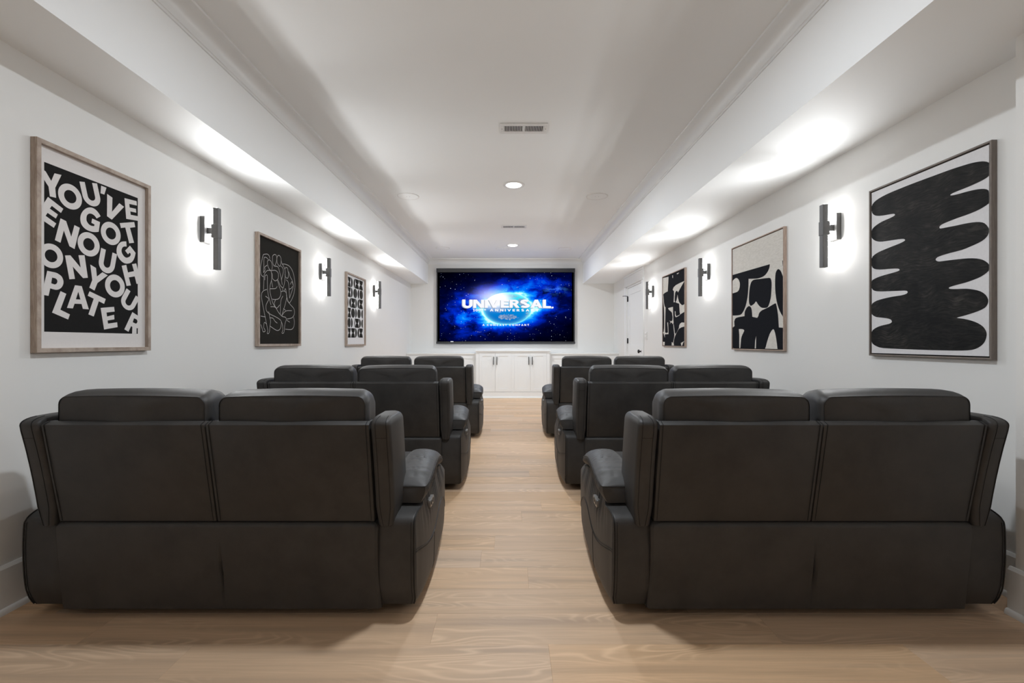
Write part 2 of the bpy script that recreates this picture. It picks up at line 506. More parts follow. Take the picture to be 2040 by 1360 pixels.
sconce(-1, 6.535, 1.722, 'dark bar wall light closest to the screen on the left wall')
sconce(1, 2.857, 1.707, 'dark bar wall light between the blob painting and the cream-topped canvas')
sconce(1, 4.708, 1.714, 'dark bar wall light between the two cut-out shape canvases')
sconce(1, 6.530, 1.715, 'dark bar wall light next to the white door')

# ------------------------------------------------------------------ light switch by the door
t = empty('light_switch', (XR, 6.86, 1.14), 'white double rocker switch plate on the wall beside the door', 'switch')
Geo().box(XR-.006, XR, 6.80, 6.917, 1.079, 1.203, .0025).build('switch_plate', M['white_metal'], t, 40)
for z0, z1 in ((1.092, 1.150), (1.158, 1.192)):
    Geo().loft([[(XR-.006, yy, z0), (XR-.0085, yy, z0), (XR-.013, yy, (z0+z1)/2), (XR-.0085, yy, z1), (XR-.006, yy, z1)] for yy in (6.825, 6.893)]).build('rocker', M['white_metal'], t)

# ------------------------------------------------------------------ cabinets under the screen
def cab_door(parent, u0, u1, v0, v1, yf, handle=None, st=.062):
    g = Geo()
    shaker(g, lambda a, b, c, d, t0, t1: g.box(a, b, yf+t0, yf+t1, c, d), u0, u1, v0, v1, [(u0+st, u1-st, v0+st, v1-st)], .02, .008)
    d = g.build('cabinet_door', M['cabinet'], parent)
    if handle is not None:
        h = Geo().box(handle-.0065, handle+.0065, yf-.034, yf-.022, .624, .775, .002)
        for z in (.645, .754): h.box(handle-.005, handle+.005, yf-.024, yf+.001, z-.005, z+.005)
        h.build('handle', M['black_metal'], d)
YC = 8.52
cx0, cx1 = -.638, .745
t = empty('media_cabinet', ((cx0+cx1)/2, YC, 0), 'white four-door cabinet with black bar handles centred under the screen', 'cabinet')
g = Geo().box(cx0, cx1, YC+.02, YB-.002, .0, .872)
st = [(cx0, cx0+.058), ((cx0+cx1)/2-.026, (cx0+cx1)/2+.026), (cx1-.058, cx1)]
for a, b in st: g.box(a, b, YC, YC+.021, .112, .852)
g.box(cx0, cx1, YC, YC+.021, .852, .872)
g.build('carcass', M['cabinet'], t)
g = Geo().box(cx0, cx1, YC-.002, YC+.021, .0, .110, .002)
g.loft([[(x, YC-.002-d, h) for d, h in ((0, 0), (.016, 0), (.016, .012), (.011, .022), (0, .026))] for x in (cx0, cx1)])
g.build('plinth', M['cabinet'], t)
Geo().box(cx0-.016, cx1+.016, YC-.022, YB-.001, .872, .898, .003).build('top', M['cabinet'], t)
for (a, b) in ((st[0][1], st[1][0]), (st[1][1], st[2][0])):
    m = (a+b)/2
    cab_door(t, a+.002, m-.0015, .115, .850, YC-.001, m-.032)
    cab_door(t, m+.0015, b-.002, .115, .850, YC-.001, m+.032)
YS = 8.585
for x0, x1, lab in ((XL, cx0, 'lower white built-in cabinet run on the left, behind the left loveseat nearest the screen'), (cx1, XR, 'lower white built-in cabinet run on the right, behind the right loveseat nearest the screen')):
    t = empty('low_cabinet', ((x0+x1)/2, YS, 0), lab, 'cabinet', 'low cabinet runs either side of the media cabinet')
    g = Geo().box(x0+.001, x1-.001, YS+.02, YB-.002, 0, .818)
    e0, e1 = x0+.03, x1-.03
    g.box(x0+.001, e0, YS, YS+.021, .10, .818).box(e1, x1-.001, YS, YS+.021, .10, .818).box(e0, e1, YS, YS+.021, .80, .818).box(x0+.001, x1-.001, YS, YS+.021, 0, .10)
    g.build('carcass', M['cabinet'], t)
    Geo().box(x0+.001, x1-.001, YS-.016, YB-.001, .818, .842, .003).build('top', M['cabinet'], t)
    w = (e1-e0)/4
    for i in range(4): cab_door(t, e0+w*i+.002, e0+w*(i+1)-.002, .104, .797, YS-.001)

# ------------------------------------------------------------------ projection screen and its picture
def bar(pts, t):
    """a stroke of width t along pts as one outline"""
    L, Rr = [], []
    for i, p in enumerate(pts):
        a = pts[max(i-1, 0)]; b = pts[min(i+1, len(pts)-1)]
        dx, dy = b[0]-a[0], b[1]-a[1]; q = math.hypot(dx, dy)
        nx, ny = -dy/q*t/2, dx/q*t/2
        L.append((p[0]+nx, p[1]+ny)); Rr.append((p[0]-nx, p[1]-ny))
    return L + Rr[::-1]
def arc(cx, cy, rx, ry, a0, a1, n=14):
    return [(cx+rx*math.cos(math.radians(a0+(a1-a0)*i/n)), cy+ry*math.sin(math.radians(a0+(a1-a0)*i/n))) for i in range(n+1)]
def quad_strip(o, i):
    """two outlines of equal length -> quads"""
    return [[o[k], o[k+1], i[k+1], i[k]] for k in range(len(o)-1)]
def glyph(c, t=.26):
    rect = lambda x0, x1, y0, y1: [(x0, y0), (x1, y0), (x1, y1), (x0, y1)]
    h = t/2
    if c == 'I': return [rect(0, t, 0, 1)], t
    if c == 'L': return [rect(0, t, 0, 1), rect(0, .68, 0, t*.9)], .68
    if c == 'E': return [rect(0, t, 0, 1), rect(0, .70, 0, t*.9), rect(0, .70, 1-t*.9, 1), rect(0, .64, .5-t*.42, .5+t*.42)], .70
    if c == 'T': return [rect(.40-h, .40+h, 0, 1), rect(0, .8, 1-t*.9, 1)], .8
    if c == 'H': return [rect(0, t, 0, 1), rect(.85-t, .85, 0, 1), rect(0, .85, .5-h*.9, .5+h*.9)], .85
    if c == 'N': return [rect(0, t, 0, 1), rect(.92-t, .92, 0, 1), [(0, 1), (t*1.15, 1), (.92, 0), (.92-t*1.15, 0)]], .92
    if c == 'M': return [rect(0, t, 0, 1), rect(1.1-t, 1.1, 0, 1), [(0, 1), (t*1.1, 1), (.55+h, .2), (.55-h, .2)], [(1.1, 1), (1.1-t*1.1, 1), (.55-h, .2), (.55+h, .2)]], 1.1
    if c == 'V': return [[(0, 1), (t*1.1, 1), (.49+h, 0), (.49-h, 0)], [(.98, 1), (.98-t*1.1, 1), (.49-h, 0), (.49+h, 0)]], .98
    if c == 'A': return [[(0, 0), (t*1.1, 0), (.5+h, 1), (.5-h, 1)], [(1, 0), (1-t*1.1, 0), (.5-h, 1), (.5+h, 1)], rect(.2, .8, .2, .2+t*.8)], 1.0
    if c == 'Y': return [[(0, 1), (t*1.2, 1), (.46+h, .42), (.46-h, .42)], [(.92, 1), (.92-t*1.2, 1), (.46-h, .42), (.46+h, .42)], rect(.46-h, .46+h, 0, .5)], .92
    if c == 'U': return quad_strip([(0, 1), (0, .4)] + arc(.43, .4, .43, .4, 180, 360) + [(.86, 1)], [(t, 1), (t, .4)] + arc(.43, .4, .43-t, .4-t, 180, 360) + [(.86-t, 1)]), .86
    if c == 'O': return quad_strip(arc(.55, .5, .55, .5, 0, 360, 32), arc(.55, .5, .55-t, .5-t, 0, 360, 32)), 1.1
    if c == '0': return quad_strip(arc(.42, .5, .42, .5, 0, 360, 32), arc(.42, .5, .42-t, .5-t, 0, 360, 32)), .84
    if c == 'C': return quad_strip(arc(.52, .5, .52, .5, 42, 318, 28), arc(.52, .5, .52-t, .5-t, 42, 318, 28)), .93
    if c == '1': return [rect(.2, .2+t, 0, 1), [(0, .8), (.2, 1), (.2, .72), (0, .6)], rect(.05, .6, 0, .14)], .6
    if c in 'PR':
        out = [rect(0, t, 0, 1)] + quad_strip([(t*.5, 1), (.42, 1)] + arc(.42, .69, .33, .31, 90, -90) + [(t*.5, .38)], [(t*.5, 1-t*.85), (.42, 1-t*.85)] + arc(.42, .69, .33-t, .31-t*.85, 90, -90) + [(t*.5, .38+t*.85)])
        if c == 'R': out.append([(.30, .42), (.30+t*1.1, .44), (.84, 0), (.84-t*1.15, 0)])
        return out, .84 if c == 'R' else .75
    if c == 'S':
        path = arc(.40, .74, .27, .155, 20, 270, 16) + arc(.40, .265, .285, .155, 90, -160, 16)[1:]
        return [bar(path[i:i+2], t*.98) for i in range(len(path)-1)] + [bar(path[i:i+3], t*.9) for i in range(len(path)-2)], .8
    if c == '.': return [rect(0, .16, 0, .16)], .16
    return [], .45
def text_polys(word, x0, x1, y0, h, gap=.14, bend=0.0):
    """polygons of a line of capitals fitted between x0 and x1"""
    out, x = [], 0
    for c in word:
        ps, w = glyph(c); out.append((ps, x)); x += w + (gap if c != ' ' else gap*.5)
    k = (x1-x0)/(x-gap)
    xm = (x0+x1)/2
    res = []
    for i, (ps, ox) in enumerate(out):
        for p in ps:
            res.append((i, [(x0+(ox+q[0])*k, y0+q[1]*h*(1+.10*((x0+(ox+q[0])*k-xm)/(x1-x0)*2)**2) - bend*((x0+(ox+q[0])*k-xm)/(x1-x0)*2)**2) for q in p]))
    return res

SX0, SX1, SZ0, SZ1, SY = -1.4436, 1.276, 1.013, 2.4935, 8.945
scx, scz = (SX0+SX1)/2, (1.06+2.4166)/2
t = empty('projection_screen', (scx, YB, SZ0), 'large wall-mounted projection screen showing a blue planet and white film-studio title', 'screen')
Geo().box(SX0, SX1, SY-.03, YB, 2.4166, SZ1, .004).build('housing', M['screen_case'], t)
Geo().box(SX0-.006, SX1+.004, SY-.012, SY+.02, SZ0, 1.058, .004).build('bottom_bar', M['screen_case'], t)
for a, b in ((SX0, SX0+.021), (SX1-.023, SX1)):
    Geo().box(a, b, SY-.004, SY+.012, 1.055, 2.42, .001).build('edge_tab', M['screen_case'], t)
for x in (SX0+.3, SX1-.3):
    Geo().box(x-.02, x+.02, SY+.01, YB, 1.02, 1.05).build('wall_bracket', M['screen_case'], t)

k = NT('screen_picture')
v = k.coord()
sep = k.new('ShaderNodeSeparateXYZ'); k.link(v, sep.inputs[0])
px, pz = sep.outputs[0], sep.outputs[2]
# nebula band rising to the right
ca, sa = math.cos(math.radians(13)), math.sin(math.radians(13))
a_ = k.math('ADD', k.math('MULTIPLY', px, ca), k.math('MULTIPLY', pz, sa))
b_ = k.math('SUBTRACT', k.math('MULTIPLY', pz, ca), k.math('MULTIPLY', px, sa))
ell = k.math('ADD', k.math('POWER', k.math('ABSOLUTE', k.math('DIVIDE', a_, 1.16)), 3.0), k.math('POWER', k.math('ABSOLUTE', k.math('DIVIDE', k.math('SUBTRACT', b_, .02), .43)), 2.0))
band = k.math('POWER', 2.718, k.math('MULTIPLY', ell, -1.0))
cl = k.noise(k.mapping(v, (1.0, 1, 1.7), rot=(0, -.25, 0)), 2.6, 6, 0.58, 0.35)
inten = k.math('MULTIPLY', band, k.math('MULTIPLY_ADD', cl, 3.6, -1.0), clamp=True)
# halo round the globe
gx, gz = .028, -.035
hx = k.math('DIVIDE', k.math('SUBTRACT', px, gx), .48); hz = k.math('DIVIDE', k.math('SUBTRACT', pz, gz), .318)
hd = k.math('SQRT', k.math('ADD', k.math('MULTIPLY', hx, hx), k.math('MULTIPLY', hz, hz)))
halo = k.math('POWER', 2.718, k.math('MULTIPLY', k.math('MAXIMUM', k.math('SUBTRACT', hd, 1.0), 0.0), -3.6))
lum = k.math('ADD', k.math('MULTIPLY', inten, .72), k.math('MULTIPLY', halo, .52), clamp=True)
col = k.ramp(lum, [(0.0, (0, 0, 0.0015)), (0.16, (0.0, 0.002, 0.055)), (0.36, (0.0, 0.018, 0.46)), (0.62, (0.0, 0.17, 0.90)), (0.86, (0.06, 0.56, 1.0)), (1.0, (0.55, 0.95, 1.0))])
# white flare at the globe's upper left edge
fx = k.math('DIVIDE', k.math('SUBTRACT', px, -.30), .30); fz = k.math('DIVIDE', k.math('SUBTRACT', pz, .20), .17)
fl_ = k.math('POWER', 2.718, k.math('MULTIPLY', k.math('ADD', k.math('MULTIPLY', fx, fx), k.math('MULTIPLY', fz, fz)), -1.7))
col = k.mix(k.math('MULTIPLY', fl_, 0.8, clamp=True), col, (0.62, 0.66, 1.0))
# bright knot upper right
kx = k.math('DIVIDE', k.math('SUBTRACT', px, .97), .17); kz = k.math('DIVIDE', k.math('SUBTRACT', pz, .335), .07)
kn = k.math('POWER', 2.718, k.math('MULTIPLY', k.math('ADD', k.math('MULTIPLY', kx, kx), k.math('MULTIPLY', kz, kz)), -1.3))
col = k.mix(k.math('MULTIPLY', kn, k.math('MULTIPLY_ADD', k.noise(k.mapping(v, (1, 1, 2.2)), 7.0, 5, .6), 4.2, -1.9, clamp=True), clamp=True), col, (0.07, 0.30, 0.95), 'ADD')
for sc, th, st_ in ((34.0, .17, .7), (22.0, .13, .8), (11.0, .075, 1.0)):
    vo = k.new('ShaderNodeTexVoronoi'); k.link(k.mapping(v, (1, 0, 1), loc=(sc*.37, 0, sc*.11)), vo.inputs['Vector']); vo.inputs['Scale'].default_value = sc
    vc = k.new('ShaderNodeSeparateColor'); k.link(vo.outputs['Color'], vc.inputs[0])
    star = k.math('LESS_THAN', vo.outputs['Distance'], k.math('MULTIPLY', k.math('POWER', vc.outputs[0], 2.0), th))
    col = k.mix(k.math('MULTIPLY', star, k.math('MULTIPLY', vc.outputs[1], st_)), col, (0.72, 0.80, 1.0))
# black masking border
mk = k.math('MULTIPLY', k.math('LESS_THAN', k.math('ABSOLUTE', px), 1.30), k.math('LESS_THAN', k.math('ABSOLUTE', pz), .672))
col = k.mix(mk, (0, 0, 0), col)
M['picture'] = k.emit(col, 1.15)
o = Geo().box(SX0+.015, SX1-.017, SY, SY+.004, 1.05, 2.42).build('picture', M['picture'], t)
off = Vector((scx, SY, scz)) - world_loc(t)
o.data.transform(__import__('mathutils').Matrix.Translation(-off)); o.location = off

k = NT('planet_picture'); v = k.coord()
sep = k.new('ShaderNodeSeparateXYZ'); k.link(v, sep.inputs[0])
px = k.math('DIVIDE', sep.outputs[0], .48); pz = k.math('DIVIDE', sep.outputs[2], .318)
rr = k.math('SQRT', k.math('ADD', k.math('MULTIPLY', px, px), k.math('MULTIPLY', pz, pz)))
g1 = k.math('MULTIPLY_ADD', k.math('ADD', pz, k.math('MULTIPLY', px, .25)), .45, .5, clamp=True)
col = k.ramp(g1, [(0.0, (0.0, 0.10, 0.42)), (0.45, (0.0, 0.20, 0.58)), (0.8, (0.0, 0.55, 0.72)), (1.0, (0.05, 0.72, 0.78))])
cn = k.noise(k.mapping(v, (1, 1, 1.6)), 13, 8, .72)
for (cx, cz, rx, rz, amt) in ((.66, .46, .36, .44, .9), (.02, -.50, .62, .26, .9), (-.35, .05, .42, .42, .5), (.84, -.42, .16, .34, .8), (.2, .78, .5, .18, .5)):
    ex = k.math('DIVIDE', k.math('SUBTRACT', px, cx), rx); ez = k.math('DIVIDE', k.math('SUBTRACT', pz, cz), rz)
    e = k.math('SUBTRACT', 1.0, k.math('ADD', k.math('MULTIPLY', ex, ex), k.math('MULTIPLY', ez, ez)), clamp=True)
    land = k.math('GREATER_THAN', k.math('MULTIPLY', k.math('POWER', e, .5), cn), .40)
    col = k.mix(k.math('MULTIPLY', land, amt), col, k.ramp(cn, [(.42, (0.05, 0.16, 0.36)), (.56, (0.24, 0.32, 0.48)), (.72, (0.62, 0.60, 0.68))]))
rim = k.math('POWER', rr, 14.0, clamp=True)
col = k.mix(k.math('MULTIPLY', rim, .85), col, (0.25, 0.95, 1.0))
fx = k.math('DIVIDE', k.math('SUBTRACT', px, -.52), .62); fz = k.math('DIVIDE', k.math('SUBTRACT', pz, .60), .52)
fl_ = k.math('POWER', 2.718, k.math('MULTIPLY', k.math('POWER', k.math('ADD', k.math('MULTIPLY', fx, fx), k.math('MULTIPLY', fz, fz)), 1.6), -1.0))
col = k.mix(k.math('MULTIPLY', fl_, 1.25, clamp=True), col, (0.93, 0.95, 1.0))
M['planet'] = k.emit(col, 1.1)
g = Geo(); gxw, gzw = scx+gx, scz+gz
g.poly([(gxw+.48*math.cos(2*PI*i/64), SY-.0010, gzw+.318*math.sin(2*PI*i/64)) for i in range(64)])
o = g.build('planet', M['planet'], t)
off = Vector((gxw, SY, gzw)) - world_loc(t)
o.data.transform(__import__('mathutils').Matrix.Translation(-off)); o.location = off
M['title_white'] = NT('title_white').emit((0.86, 0.86, 0.90), 1.0)
M['title_grey'] = NT('title_grey').emit((0.30, 0.36, 0.46), 1.0)
zx = lambda X: SX0 + (X-66)/1874*(SX1-SX0)            # picture columns and rows in metres
zz = lambda Y: SZ1 - (Y-32)/1020*(SZ1-SZ0)
def lettering(word, x0, x1, y0, y1, d, mat, dx=0, dz=0, gap=.14, bend=0):
    ps = text_polys(word, zx(x0)+dx, zx(x1)+dx, zz(y1)+dz, zz(y0)-zz(y1), gap, bend)
    for i in sorted({k_ for k_, _ in ps}):
        g = Geo()
        for k_, p in ps:
            if k_ == i: g.poly([(q[0], SY-d, q[1]) for q in p])
        bmesh.ops.remove_doubles(g.bm, verts=g.bm.verts, dist=1e-6)
        g.build('letter' if mat is M['title_white'] else 'letter_side', mat, t)
lettering('UNIVERSAL.', 416, 1650, 455, 562, .0016, M['title_grey'], -.013, -.010, .05, .010)
lettering('UNIVERSAL.', 416, 1650, 455, 562, .0022, M['title_white'], 0, 0, .05, .010)
lettering('100', 560, 668, 580, 612, .0022, M['title_white'])
lettering('TH', 678, 735, 580, 600, .0022, M['title_white'])
lettering('ANNIVERSARY', 788, 1452, 581, 612, .0022, M['title_white'], gap=.42)
lettering('A COMCAST COMPANY', 688, 1320, 785, 808, .0022, M['title_white'], gap=.42)
for x in (266, 286):
    g = Geo()
    g.poly([(zx(x+10*math.cos(a)), SY-.0125, zz(1021+6*math.sin(a))) for a in [2*PI*i/12 for i in range(12)]])
    g.build('maker_mark', M['title_white'], t)

POSTER_RECT = (-.2488,-.3533,.2293,.3557)
POSTER_LETTERS = (((-.2591,.3231),(-.2434,.318),(-.2199,.286),(-.2059,.3236),(-.1757,.3276),(-.203,.2622),(-.1988,.2209),(-.2255,.2189),(-.2311,.2583),(-.2488,.2799),(-.2591,.2914)),((.0157,.3475),(.0442,.3471),(.0327,.3104),(.0122,.31)),((.0478,.3185),(.0772,.3095),(.0746,.2396),(.1161,.2945),(.1442,.2847),(.0738,.2011),(.0471,.2109)),((.1466,.3296),(.2209,.3369),(.223,.3151),(.1754,.3092),(.1774,.2912),(.2167,.2959),(.2188,.2765),(.1815,.2727),(.1843,.2558),(.2314,.2613),(.2293,.2371),(.1573,.228)),((-.2338,.214),(-.1678,.1831),(-.178,.1622),(-.2172,.1812),(-.2263,.1673),(-.1916,.1518),(-.2002,.1323),(-.2352,.1465),(-.2434,.1317),(-.1988,.1113),(-.2087,.0903),(-.2542,.1093),(-.2591,.1038),(-.2591,.1618),(-.2483,.1858)),((.0125,.2006),(.0103,.2038),(.0069,.2082),(.0028,.2127),(-.0023,.2171),(-.0082,.2215),(-.0145,.2249),(-.021,.2271),(-.0279,.2283),(-.0348,.2283),(-.0415,.2269),(-.0483,.2243),(-.0547,.2208),(-.0611,.2164),(-.0672,.211),(-.0727,.2049),(-.0777,.1981),(-.0821,.1906),(-.0855,.1831),(-.0878,.1757),(-.089,.1682),(-.0894,.161),(-.0889,.1539),(-.0876,.1471),(-.0855,.1409),(-.0825,.1357),(-.0787,.1311),(-.0743,.1272),(-.0695,.1239),(-.0641,.1212),(-.058,.1191),(-.0507,.1176),(-.0426,.1166),(-.0348,.1163),(-.0277,.1166),(-.0209,.1177),(-.0145,.119),(-.0079,.1209),(-.0016,.1232),(.0028,.1248),(.0097,.1721),(-.0308,.1784),(-.0348,.1573),(-.0186,.1538),(-.0206,.1455),(-.0243,.1447),(-.0296,.1437),(-.0348,.1434),(-.0394,.1441),(-.044,.1455),(-.0481,.1477),(-.052,.1508),(-.0555,.1547),(-.058,.1588),(-.0594,.163),(-.0598,.1675),(-.0597,.1721),(-.0592,.1771),(-.0581,.1822),(-.0564,.1867),(-.0537,.1906),(-.0503,.194),(-.0465,.1966),(-.0423,.1983),(-.0377,.1992),(-.0331,.1994),(-.0286,.1989),(-.024,.1975),(-.0196,.1955),(-.015,.192),(-.0107,.1878),(-.0076,.1847)),((-.18,.1386),(-.155,.133),(-.1318,.07),(-.117,.1253),(-.0919,.1198),(-.1164,.0187),(-.1403,.0264),(-.1654,.0897),(-.18,.0329),(-.2045,.0389)),((.1188,.196),(.2062,.2248),(.2125,.1999),(.1795,.1881),(.205,.1172),(.1754,.1081),(.1513,.1827),(.1258,.1736)),((-.1603,-.0183),(-.1359,-.013),(-.0875,-.0596),(-.098,-.0054),(-.0689,.0002),(-.0525,-.1004),(-.076,-.1054),(-.125,-.0608),(-.1147,-.1142),(-.1403,-.1194)),((.1594,.0877),(.1545,.0871),(.1478,.0861),(.1417,.084),(.1373,.0804),(.1335,.0757),(.1309,.0706),(.1294,.0652),(.129,.0595),(.13,.0538),(.1328,.048),(.1371,.0422),(.1417,.0376),(.1465,.0342),(.1517,.0319),(.1572,.0311),(.1633,.0323),(.1696,.0351),(.175,.0382),(.1791,.0417),(.1822,.0457),(.1841,.0494),(.1844,.053),(.1835,.0563),(.1827,.0586),(.1764,.06),(.1683,.0501),(.1505,.0653),(.1796,.0969),(.2149,.0668),(.2132,.0593),(.2105,.0487),(.207,.0385),(.2026,.0298),(.1972,.0215),(.1909,.0147),(.1832,.0094),(.1746,.0054),(.1661,.0028),(.1579,.0012),(.1498,.0009),(.1417,.0023),(.1334,.0057),(.1252,.0107),(.1179,.0165),(.1118,.0228),(.1067,.0299),(.103,.0375),(.101,.0456),(.1004,.0542),(.1009,.0626),(.1026,.0708),(.1054,.0788),(.1094,.0863),(.1147,.0934),(.1212,.0999),(.1287,.1053),(.1385,.1091),(.1494,.1117),(.1572,.1134)),((.13,-.0146),(.1572,-.0051),(.1674,-.0421),(.2047,-.0299),(.1923,.0046),(.2186,.0126),(.2351,-.0375),(.2351,-.0897),(.221,-.0934),(.2093,-.0559),(.1728,-.0665),(.1855,-.1056),(.1594,-.1118)),((-.0403,-.0375),(-.0114,-.0488),(-.0064,-.088),(.0223,-.0634),(.0514,-.0742),(-.0037,-.1182),(-.019,-.1554),(-.0451,-.1448),(-.0303,-.1079)),((-.2364,-.0971),(-.2038,-.0992),(-.1943,-.1009),(-.1894,-.1033),(-.1825,-.1068),(-.1766,-.111),(-.1727,-.116),(-.1698,-.1217),(-.1678,-.1274),(-.1669,-.1328),(-.167,-.1382),(-.1678,-.1435),(-.1695,-.1489),(-.172,-.1541),(-.175,-.1588),(-.1784,-.1628),(-.1823,-.1661),(-.1863,-.1688),(-.1905,-.1708),(-.1948,-.1721),(-.1991,-.1728),(-.2038,-.1728),(-.2084,-.1722),(-.2117,-.1718),(-.2241,-.1695),(-.2312,-.202),(-.2584,-.1996),(-.2584,-.1735),(-.25,-.1571)),((-.1799,-.1763),(-.1543,-.1854),(-.1808,-.2569),(-.1379,-.2744),(-.146,-.2973),(-.2164,-.2714)),((-.1147,-.1426),(-.0825,-.1426),(-.0477,-.2456),(-.0768,-.2454),(-.0832,-.2237),(-.1165,-.2252),(-.1243,-.2469),(-.1513,-.2467)),((-.044,-.1617),(.0401,-.1895),(.0314,-.2133),(.0032,-.2035),(-.0228,-.2772),(-.0499,-.2686),(-.0228,-.1938),(-.0532,-.1831)),((.0129,-.2342),(.0862,-.2232),(.0896,-.2465),(.0445,-.2542),(.0473,-.2732),(.0862,-.2623),(.0883,-.2847),(.0502,-.292),(.0526,-.3072),(.1039,-.2985),(.1064,-.3222),(.0314,-.3364)),((.1946,-.242),(.2399,-.2634),(.2399,-.3235),(.221,-.3241),(.221,-.3529),(.1932,-.3534),(.1946,-.3192),(.1873,-.3138),(.1706,-.3437),(.1461,-.332)))
POSTER_RINGS = ((-.1361,.2461,.0547),(.0689,.1325,.055),(-.0471,.0545,.0549),(-.2201,-.0316,.0516),(.0924,-.1203,.0559))
POSTER_US = (((-.0935,.3285),(-.0059,.3501),(-.0685,.2283),(.0213,.2458)),((.0156,.0515),(.103,.0375),(-.0045,-.0543),(.0813,-.0724)),((.1594,-.1238),(.2399,-.1666),(.1115,-.2051),(.1886,-.2496)))
POSTER_HOLES = (((-.2164,-.1231),(-.2054,-.1237),(-.2022,-.1242),(-.2003,-.1255),(-.1977,-.1274),(-.1956,-.1296),(-.1946,-.1323),(-.1942,-.1354),(-.1943,-.1383),(-.1951,-.1412),(-.1964,-.1441),(-.1981,-.1464),(-.2003,-.1483),(-.2029,-.1497),(-.2054,-.1505),(-.2078,-.1505),(-.2101,-.1499),(-.2117,-.1494),(-.2201,-.1477)),((-.0991,-.1695),(-.0892,-.2042),(-.1106,-.2049)),((.2047,-.2731),(.2163,-.2767),(.2205,-.2784),(.2231,-.281),(.2257,-.2846),(.2262,-.2889),(.2252,-.2931),(.2224,-.2972),(.2186,-.3),(.214,-.2998),(.2103,-.2988),(.1964,-.2937)))
